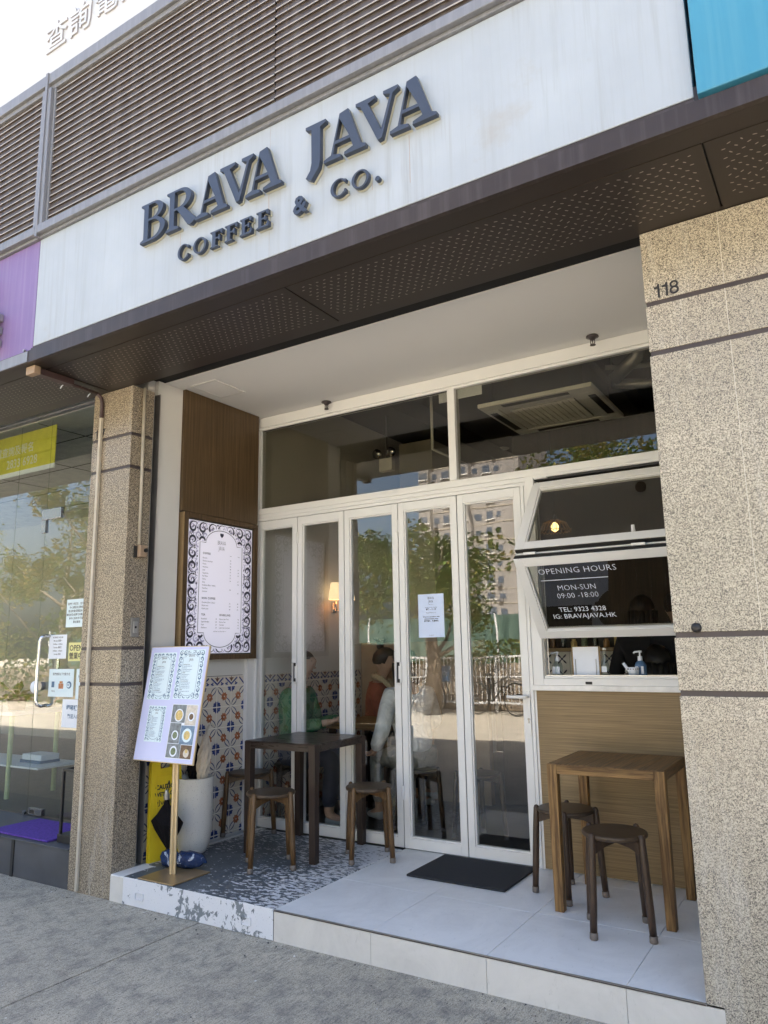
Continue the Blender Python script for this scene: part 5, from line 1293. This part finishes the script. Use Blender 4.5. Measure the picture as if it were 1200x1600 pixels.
for k, (x, y) in enumerate(((1.15, 2.05), (.45, 2.15), (2.1, 4.3), (.8, 4.6))):  # near pair added over the inner table to brighten the customers
    m = MB().m('ceil').lathe([(.05, 0), (.065, 0), (.065, .012), (.05, .012)], (x, y, 3.585), 20); m.m('down').cyl((x, y, 3.588), (x, y, 3.592), .048, None, 20)
    solo('downlight', m, ('nearest added', 'second nearest added', 'rightmost', 'farthest')[k]+' round lit downlight in the dark shop ceiling', 'downlight', (x, y, 3.59), 'downlights in the shop ceiling')
t = thing('air_conditioner', 'square white cassette air conditioner hanging behind the right transom window', 'air conditioner', (2.32, 1.86, 3.0))
cx, cy_ = 2.32, 1.86
m = MB().m('ac').box(cx-.41, cx+.41, cy_-.41, cy_-.30, 3.0, 3.03).box(cx-.41, cx+.41, cy_+.30, cy_+.41, 3.0, 3.03).box(cx-.41, cx-.30, cy_-.2995, cy_+.2995, 3.0, 3.03).box(cx+.30, cx+.41, cy_-.2995, cy_+.2995, 3.0, 3.03).box(cx-.2995, cx+.2995, cy_-.2995, cy_+.2995, 3.006, 3.03)
link('panel', m, t, .004); m = MB().m('blackm').box(cx-.33, cx+.33, cy_-.33, cy_+.33, 3.031, 3.25); link('body', m, t, .004)
m = MB().m('blackm')
for a, b, c, d in ((-.24, .24, -.385, -.335), (-.24, .24, .335, .385), (-.385, -.335, -.24, .24), (.335, .385, -.24, .24)): m.box(cx+a, cx+b, cy_+c, cy_+d, 2.997, 2.9995)
link('air_slot', m, t)
m = MB().m('steel').box(cx-.235, cx+.235, cy_-.235, cy_+.235, 2.999, 3.0055); m.m('ac')
for k in range(22): q = cy_-.23+k*.0214; m.box(cx-.233, cx+.233, q, q+.006, 2.995, 2.9985)
for k in range(12): q = cx-.23+k*.0418; m.box(q, q+.004, cy_-.233, cy_+.233, 2.992, 2.9948)
link('grille', m, t)
m = MB().m('steel')
for a in (-.36, .36):
    for b in (-.36, .36): m.cyl((cx+a, cy_+b, 3.25), (cx+a, cy_+b, 3.60), .006, None, 6)
link('hanger_rod', m, t)
m = MB().m('steel').tube([(2.75, 1.9, 3.15), (2.95, 1.95, 3.12), (3.455, 2.05, 3.12)], .035, 10).tube([(2.75, 1.75, 3.22), (2.95, 1.8, 3.2), (3.455, 1.9, 3.2)], .018, 8).tube([(3.05, 1.6, 3.59), (3.05, 1.62, 3.4), (2.98, 1.68, 3.22), (2.8, 1.75, 3.12)], .045, 10)
solo('ceiling_pipes', m, 'grey pipes and flexible duct beside the ceiling air conditioner', 'pipes', (2.9, 1.9, 3.2))
t = thing('emergency_light', 'twin head emergency light hanging behind the left transom window', 'emergency light', (.42, 2.6, 3.1))
m = MB().m('ac').box(.36, .50, 2.58, 2.64, 2.98, 3.10); m.m('steel').cyl((.43, 2.61, 3.1), (.43, 2.61, 3.6), .008); link('box', m, t)
for s_ in (-1, 1): m = MB().m('chrome').lathe([(0, 0), (.035, .005), (.05, .05), (0, .052)], (0, 0, 0), 14, Matrix.Translation((.43+s_*.075, 2.60, 3.16)) @ Matrix.Rotation(PI/2+.3, 4, 'X')); link('lamp_head', m, t)
m = MB().m('ac').tube([(1.3, 1.9, 3.59), (1.3, 1.9, 2.9), (1.3, 2.6, 2.9)], .012, 6); solo('ceiling_conduit', m, 'pale conduit hanging from the shop ceiling', 'conduit', (1.3, 2, 3.2))

# ================================================================== neighbouring shop at the left
t = thing('neighbour_shopfront', 'frameless glass shopfront and glass door of the neighbouring shop', 'shopfront', (-2, .5, .093))
m = MB().m('alu').box(-6, -.4145, .47, .54, 3.37, 3.42).box(-6, -.4145, .485, .53, 3.34, 3.369); m.m('nwall').box(-6, -.4145, .03, .469, 3.40, 3.44); link('head_rail', m, t, .002)
m = MB().m('glass_n').box(-1.655, -.4155, .498, .508, .105, 2.48); dr = link('glass_door', m, t)
m = MB().m('glass_n').box(-1.655, -.4155, .498, .508, 2.487, 3.338); link('fixed_pane', m, t)
m = MB().m('glass_n').box(-2.095, -1.661, .498, .508, .098, 3.338); link('fixed_pane', m, t)
m = MB().m('glass_n').box(-3.6, -2.100, .498, .508, .098, 3.338); link('fixed_pane', m, t)
m = MB().m('glass_n').box(-6, -3.605, .498, .508, .098, 3.338); link('fixed_pane', m, t)
m = MB().m('chrome_d').box(-1.70, -1.44, .485, .521, 2.44, 2.53).box(-1.70, -1.64, .485, .521, 2.33, 2.439); link('patch_fitting', m, t, .003)
m = MB().m('chrome_d').box(-1.62, -1.45, .485, .521, .100, .15); m.cyl((-1.66, .49, .112), (-1.66, .47, .112), .014); m.m('blackm').box(-1.60, -1.54, .4835, .4848, .112, .138); link('bottom_clamp', m, dr, .002)
m = MB().m('chrome').tube([(-1.50, .498, 1.47), (-1.502, .46, 1.475), (-1.515, .435, 1.462), (-1.525, .428, 1.43), (-1.528, .426, 1.20), (-1.525, .428, .97), (-1.515, .435, .938), (-1.502, .46, .925), (-1.50, .498, .93)], .013, 12)
m.tube([(-1.50, .506, 1.48), (-1.50, .57, 1.47), (-1.50, .59, 1.38), (-1.50, .59, 1.0), (-1.50, .57, .93), (-1.50, .506, .92)], .012, 10); link('door_handle', m, dr)
m = MB().m('paper').lathe([(0, 0), (.045, 0), (.05, .008), (.045, .02), (0, .022)], (0, 0, 0), 20, Matrix.Translation((-1.64, .4965, 1.07)) @ Matrix.Rotation(PI/2, 4, 'X')); m.m('steel').cyl((-1.54, .497, 1.08), (-1.54, .46, 1.08), .032); link('lock', m, dr)
def note(x0, x1, z0, z1, mat, label, lines):
    t = thing('notice', label, 'notice', ((x0+x1)/2, .497, z0)); m = MB().m(mat).box(x0, x1, .4965, .4975, z0, z1); link('paper', m, t)
    m = MB(); fn = lambda u, v: (u, .4961, v)
    for body, size, fu, fz, al, mt, bold in lines: put_text(m, body, size, fn, x0+fu*(x1-x0), z0+fz*(z1-z0), al, 1, bold, 1, mt)
    link('lettering', m, t); return t
note(-1.30, -1.03, 1.535, 1.755, 'paper_c', 'pale blue Chinese notice, topmost on the neighbour door', [(s_, .022, .5, .80-.13*k, 'CENTER', 'ink_k', .0002) for k, s_ in enumerate(['我們使命宣言，信守承諾', '中心課程及活動查詢', '歡迎致電或親臨本中心', '課程表及收費可向職員索取', '本中心設有多項課程', '歡迎查詢'])])
note(-1.50, -1.275, 1.292, 1.480, 'paper', 'white opening hours notice beside the chrome door handle', [(s_, .017, .5, .86-.14*k, 'CENTER', 'ink_k', .0002) for k, s_ in enumerate(['BUSINESS HOURS', 'Monday 星期一', '10:00am - 6:00pm', 'Tuesday 星期二', '10:00am - 6:00pm', 'Sunday 休息'])])
note(-1.245, -1.06, 1.272, 1.415, 'paper_y', 'yellow OPEN sign taped to the neighbour door', [('OPEN', .062, .5, .56, 'CENTER', 'ink_k', .001), ('營業中', .055, .5, .14, 'CENTER', 'ink_k', .001)])
nn = note(-1.475, -1.16, .998, 1.212, 'paper_c', 'pale sign with three payment emblems below the opening hours notice', [('我們接受以下付款方式', .022, .5, .78, 'CENTER', 'ink_k', .0002), ('Alipay', .018, .20, .18, 'CENTER', 'ink', 0)])
m = MB().m('ink_b').box(-1.435, -1.400, .4958, .4963, 1.07, 1.115); m.m('torange').box(-1.345, -1.285, .4958, .4963, 1.06, 1.10).box(-1.335, -1.295, .4958, .4963, 1.101, 1.118)
disc(m.m('ink_b'), (-1.215, 1.09), lambda u, v: (u, .4959, v), .032, 20, .028); disc(m.m('paper_c'), (-1.222, 1.088), lambda u, v: (u, .4956, v), .022, 20, .017); put_text(m, 'PPS', .018, lambda u, v: (u, .4953, v), -1.222, 1.082, 'CENTER', 1, .0006, 1, 'ink_b'); link('emblem', m, nn)
note(-1.13, -1.02, .985, 1.213, 'paper_c', 'narrow pale sign half hidden by the narrow pilaster', [('課程', .03, .5, .7, 'CENTER', 'ink_b', .0005)])
note(-1.282, -1.0, .770, .982, 'paper', 'white framed sign, lowest on the neighbour door', [('鋼琴課程', .045, .5, .62, 'CENTER', 'ink_b', .001), ('歡迎入內', .036, .5, .34, 'CENTER', 'ink_b', .0006)])
t = thing('yellow_banner', 'yellow banner with Chinese words and 2833 6928 hanging inside the neighbour glass', 'banner', (-2.4, .56, 2.95))
m = MB().m('banner').box(-4.2, -1.68, .555, .562, 2.955, 3.30); m.m('paper').box(-4.2, -1.68, .552, .565, 2.915, 2.9545); link('cloth', m, t)
m = MB(); fn = lambda u, v: (u, .5535, v); put_text(m, '歡迎來電查詢及報名', .098, fn, -1.99, 3.12, 'RIGHT', 1, .001, 1, 'ac'); put_text(m, '2833 6928', .115, fn, -1.93, 2.995, 'RIGHT', .95, .001); link('lettering', m, t)
t = thing('side_table', 'small white table with pale green legs inside the neighbour shop', 'table', (-2.6, 1.1, .093))
m = MB().m('paper').box(-3.4, -2.35, .75, 1.3, .80, .83).box(-3.3, -2.0, .8, 1.25, .36, .375); link('tabletop', m, t)
for x, y in ((-2.42, .80), (-2.42, 1.25), (-3.3, .8)): m = MB().m('pale_green').cyl((x, y, .093), (x, y, .80), .022); link('leg', m, t)
m = MB().m('ink_b').box(-2.5, -2.2, .95, 1.15, .376, .40); m.m('paper').box(-2.48, -2.2, .96, 1.14, .4005, .45); solo('book_stack', m, 'books on the shelf of the pale green table', 'books', (-2.3, 1, .38), bevel=.003)
t = thing('potted_plant', 'green leafy plant inside the neighbour glass', 'plant', (-2.6, .95, .83))
m = MB().m('ink_k').lathe([(0, 0), (.07, 0), (.09, .12), (0, .12)], (-2.6, .95, .831), 16); link('pot', m, t)
m = MB().m('leaf'); rn = random.Random(4)
for k in range(26):
    a = rn.uniform(0, 2*PI); l = rn.uniform(.12, .28); q = Vector((-2.6, .95, .95)); d_ = Vector((math.cos(a), math.sin(a), rn.uniform(-.1, 1))); w_ = d_.cross(Vector((0, 0, 1))).normalized()*.035
    m.face([q, q+d_*l*.5+w_, q+d_*l+Vector((0, 0, -.05)), q+d_*l*.5-w_])
link('foliage', m, t)
m = MB().m('dark').box(-3.55, -3.20, 3.98, 3.999, .6, 2.75); m.m('nwall'); solo('wall_opening', m, 'narrow black panel on the neighbour back wall', 'panel', (-3.4, 3.99, .6))
t = thing('letter_a', 'small letter A mounted above the narrow black panel', 'sign', (-3.38, 3.98, 2.8)); m = MB(); put_text(m, 'A', .12, lambda u, v: (u, 3.995, v), -3.38, 2.83, 'CENTER', 1, .003, 1, 'ink_k'); link('lettering', m, t)
m = MB().m('wood_frame').box(-.50, -.445, 2.1, 2.16, 1.0, 2.0).box(-.50, -.445, 2.9, 2.96, 1.0, 2.0).box(-.50, -.445, 2.1605, 2.8995, 1.95, 2.0); m.m('ink_k').box(-.47, -.446, 2.1605, 2.8995, 1.0, 1.9495); solo('framed_board', m, 'brown framed dark board on the neighbour side wall', 'board', (-.47, 2.5, 1))
m = MB().m('torange').tube([(-.46, 1.0+.1*k, 2.85-.55*math.sin(PI*k/16)*.6-.02*k) for k in range(17)], .012, 6); solo('red_garland', m, 'red garland draped along the neighbour side wall', 'garland', (-.46, 1.8, 2.6))
m = MB().m('leaf').tube([(-.46, .9+.1*k, 2.60-.50*math.sin(PI*k/16)*.6-.01*k) for k in range(17)], .012, 6); solo('green_garland', m, 'green garland draped along the neighbour side wall', 'garland', (-.46, 1.8, 2.4))
t = thing('umbrella_rack', 'black metal frame umbrella rack on the slate step', 'rack', (-.55, .2, .093))
m = MB().m('blackm')
for x in (-.64, -.44):
    for y in (.09, .29): m.box(x-.009, x+.009, y-.009, y+.009, .094, .545)
for z in (.545, ): m.box(-.649, -.431, .081, .099, z+.0005, z+.018).box(-.649, -.431, .281, .299, z+.0005, z+.018).box(-.649, -.631, .0995, .2805, z+.0005, z+.018).box(-.449, -.431, .0995, .2805, z+.0005, z+.018)
m.box(-.655, -.425, .075, .305, .0935, .145); link('frame', m, t, .002)

# ================================================================== the street opposite (seen in the glass)
def tree(x, y, h, label, mats=('leaf', 'leaf2'), seed=0, n=2600, spread=2.6, z0=2.6, dens2=.25):
    t = thing('street_tree', label, 'tree', (x, y, GZ), 'trees across the plaza'); rn = random.Random(seed)
    m = MB().m('bark'); m.tube([(x, y, GZ), (x+.05, y, 1.0), (x-.05, y+.05, 2.2), (x+.1, y, h*.75)], [.20, .15, .12, .04], 10); tips = []
    for k in range(9):
        a = rn.uniform(0, 2*PI); zz = 1.1+rn.random()*h*.35; q = Vector((x, y, zz)); e = q+Vector((math.cos(a)*spread*.7, math.sin(a)*spread*.7, rn.uniform(.8, h*.45))); mid = (q+e)/2+Vector((0, 0, -.15)); m.tube([q, mid, e], [.06, .04, .01], 6); tips.append(e)
    link('trunk', m, t)
    m = MB(); cl = [(e+Vector((rn.uniform(-.6, .6), rn.uniform(-.6, .6), rn.uniform(-.3, .35))), rn.uniform(.3, .7)) for e in tips for _ in range(4)]+[(Vector((x+rn.uniform(-1, 1)*spread*.6, y+rn.uniform(-1, 1)*spread*.6, z0+rn.random()*(h-z0))), rn.uniform(.4, .75)) for _ in range(16)]
    for k in range(int(n*3.0)):
        c, r_ = rn.choice(cl); d_ = Vector((rn.gauss(0, 1), rn.gauss(0, 1), rn.gauss(0, .8))).normalized(); p = c+d_*r_*rn.random()**.4
        s_ = rn.uniform(.035, .085); a = Vector((rn.gauss(0, 1), rn.gauss(0, 1), rn.gauss(0, .5))).normalized(); b = a.orthogonal().normalized()*.55
        m.m(mats[1] if rn.random() < dens2 else mats[0]); m.face([p-a*s_, p-b*s_, p+a*s_, p+b*s_])
    link('crown', m, t)
tree(-4.2, -9.2, 3.45, 'bare trunked leafy tree nearest the parked bicycles across the plaza', seed=1, spread=1.7, n=2400, z0=2.2)
tree(-8.0, -10.5, 3.8, 'broad green tree left of the bicycles across the plaza', seed=2, spread=2.6, n=3200, z0=1.8)
tree(-.6, -12.8, 7.0, 'leafy tree with olive crown behind the railing across the plaza', seed=3, spread=2.8, n=4200, dens2=.5)
tree(3.0, -12.5, 5.4, 'tree with spreading crown right of the bicycles across the plaza', seed=4, spread=2.6, n=2600)
tree(-13.0, -9.5, 6.2, 'tall yellowing tree opposite the neighbour shop', seed=5, spread=3.2, n=4600, dens2=.6, z0=1.0)
tree(-18.5, -11.5, 6.6, 'tall pale tree at the far left across the plaza', seed=6, spread=3.4, n=4200, dens2=.5, z0=1.0)
t = thing('railing', 'galvanised railing of upright bars across the plaza', 'railing', (-3, -10.4, GZ))
for k in range(13):
    x0 = -8.6+k*1.8; m = MB().m('rail').box(x0-.03, x0+.03, -10.43, -10.37, GZ, 1.16); link('post', m, t)
m = MB().m('rail').box(-8.6, 14, -10.42, -10.38, 1.10, 1.15).box(-8.6, 14, -10.42, -10.38, .02, .06).box(-8.6, 14, -10.42, -10.38, .62, .65)
x = -8.5
while x < 14: m.cyl((x, -10.4, .06), (x, -10.4, 1.10), .014, None, 5, False); x += .11
link('bar_panel', m, t)
m = MB().m('stonewall').box(-24, 14, -12.2, -11.6, GZ, .92).box(-24, 14, -11.6, -10.8, GZ, .16); solo('stone_planter_wall', m, 'low stone planter wall behind the railing across the plaza', 'wall', (-3, -11.5, GZ))
m = MB(); rn = random.Random(9)
for k in range(11000):
    x = rn.uniform(-22, 12); far = x < -9; hh = (.32+.25*math.sin(x*1.3)+.1*math.sin(x*3.1)) if not far else 2.0+.4*math.sin(x*1.7); p = Vector((x, -12.0+rn.uniform(-.25, .45), .92+hh*rn.random())) if not far else Vector((x, -10.6+rn.uniform(-.4, .5), GZ+(hh+.6)*rn.random())); s_ = rn.uniform(.04, .08)*(1.3 if far else 1); a = Vector((rn.gauss(0, 1), rn.gauss(0, 1), rn.gauss(0, 1))).normalized(); b = a.orthogonal().normalized()*.6
    m.m('leaf2' if rn.random() < .35 else 'leaf'); m.face([p-a*s_, p-b*s_, p+a*s_, p+b*s_])
o = solo('shrub_bed', m, '', '', (-3, -12, .9), kind='stuff'); tag(o, 'clipped mixed shrubs on the stone planter wall', 'shrubs')
m = MB().m('hoard').box(-26, 14, -16.1, -16, GZ, 2.3); m.m('rail')
for k in range(34): m.box(-26+k*1.2, -25.94+k*1.2, -15.998, -15.96, GZ, 2.35)
solo('green_hoarding', m, 'pale green site hoarding behind the shrubs across the plaza', 'hoarding', (-5, -16, GZ))
def bicycle(label):
    t = thing('bicycle', label, 'bicycle', (0, 0, 0), 'bicycles parked at the railing')
    for x in (-.52, .52):
        m = MB().m('tyre').tube([(x+.33*math.cos(2*PI*k/28), 0, .34+.33*math.sin(2*PI*k/28)) for k in range(28)], .018, 7, True); wl = link('wheel', m, t)
        m = MB().m('steel')
        for k in range(12): a = 2*PI*k/12; m.cyl((x, 0, .34), (x+.32*math.cos(a), 0, .34+.32*math.sin(a)), .002, None, 3, False)
        m.cyl((x, -.04, .34), (x, .04, .34), .02); link('spokes', m, wl)
    m = MB().m('blackm')
    for a, b in (((-.52, 0, .34), (-.1, 0, .30)), ((-.1, 0, .30), (-.18, 0, .82)), ((-.52, 0, .34), (-.17, 0, .72)), ((-.1, 0, .30), (.36, 0, .78)), ((-.15, 0, .62), (.34, 0, .84)), ((.52, 0, .34), (.34, 0, .98))): m.cyl(a, b, .015, None, 8)
    link('frame', m, t)
    m = MB().m('blackm').lathe([(0, .86), (.07, .86), (.09, .89), (.05, .92), (0, .92)], (-.20, 0, 0), 12); link('saddle', m, t)
    m = MB().m('chrome').tube([(.22, -.27, 1.0), (.34, -.2, 1.02), (.34, 0, 1.0), (.34, .2, 1.02), (.22, .27, 1.0)], .012, 7); link('handlebar', m, t)
    m = MB().m('steel')
    for z in (.72, .80, .90): m.tube([(.44, -.14, z), (.70, -.14, z), (.70, .14, z), (.44, .14, z)], .006, 5, True)
    for x, y in ((.44, -.14), (.70, -.14), (.70, .14), (.44, .14), (.57, -.14), (.57, .14), (.70, 0)): m.cyl((x, y, .70), (x, y, .91), .004, None, 5)
    m.box(.44, .70, -.14, .14, .70, .705); link('basket', m, t)
    m = MB().m('blackm').tube([(-.52+.37*math.cos(a/10), 0, .34+.37*math.sin(a/10)) for a in range(2, 28, 3)], .012, 5); link('mudguard', m, t)
    return t
bk = bicycle('dark bicycle with wire basket reflected beside the door handle'); bk.location = (-2.9, -9.75, GZ-.02); bk.rotation_euler = (0, 0, .1)
dup(bk, (-4.9, -9.8, GZ-.02), .25, 'dark bicycle leaning by the nearest tree trunk'); dup(bk, (-6.3, -9.9, GZ-.02), -.1, 'dark bicycle left of the tree trunk'); dup(bk, (-.6, -9.9, GZ-.02), .05, 'dark bicycle farthest right along the railing')
m = MB().m('ink_b').box(-4.55, -3.95, -9.62, -9.58, .52, .92); put_text(m, 'COFFEE', .12, lambda u, v: (u, -9.575, v), -4.25, .70, 'CENTER', -1, .003, 1, 'paper'); 
solo('blue_board', m, 'small blue board among the parked bicycles', 'board', (-4.25, -9.6, .5))
def tower(x0, x1, y, h, label, mat='tower', seed=1):
    t = thing('apartment_tower', label, 'tower', ((x0+x1)/2, y-5, GZ)); m = MB().m(mat).box(x0, x1, y-16, y, GZ, h); rn = random.Random(seed)
    nb = int((x1-x0)/4.4)
    for i in range(nb):
        a = x0+i*4.4+.4
        if i % 2 == 0: m.box(a, a+2.2, y, y+1.0, 3, h-1)
    link('walls', m, t); nf = int(h/3)
    for j in range(1, nf):
        m = MB(); z = j*3
        for i in range(nb):
            a = x0+i*4.4; yy = y+1.001 if i % 2 == 0 else y+.001; q = rn.random()
            m.m('tower_win').box(a+.6, a+1.9+.4*q, yy, yy+.06, z+.9, z+2.2).box(a+2.9, a+3.9, y+.001, y+.06, z+.9, z+1.9)
            m.m('ac').box(a+.5, a+2.5, yy+.061, yy+.3, z+.62, z+.78)
            if q > .4: m.m('steel').box(a+2.8, a+3.5, y+.061, y+.6, z+.2, z+.75)
        m.m('asph').box(x0, x1, y+.0005, y+.12, z-.12, z+.05)
        link('window_row', m, t)
tower(-66, -45, -120, 100, 'tall beige apartment tower beyond the trees across the plaza')
tower(30, 60, -130, 60, 'second beige apartment tower farther right across the plaza')
tower(-170, -140, -150, 60, 'distant beige apartment tower at the far left across the plaza')

# grit and dead leaves gathered along the foot of the step
m = MB(); rn = random.Random(21)
for k in range(420):
    x = rn.uniform(-1.4, 3.6); y = -abs(rn.gauss(0, .07))-.012 if rn.random() < .6 else rn.uniform(-1.4, -.05); s_ = rn.uniform(.0015, .0045)*(1 if rn.random() < .9 else 1.8); z = GZ+.0005
    m.m(('stool_cap', 'groove', 'mat', 'rtile')[k % 4]); a = rn.uniform(0, 6.28); c, q = math.cos(a)*s_, math.sin(a)*s_
    m.add([(x+c, y+q, z), (x-q, y+c, z), (x-c*.8, y-q*.8, z), (x+q, y-c*1.1, z), (x, y, z+s_*.8)], [(0, 1, 4), (1, 2, 4), (2, 3, 4), (3, 0, 4), (3, 2, 1, 0)])
o = solo('grit', m, '', '', (1, -.3, GZ), kind='stuff'); tag(o, 'loose grit along the foot of the step', 'grit')
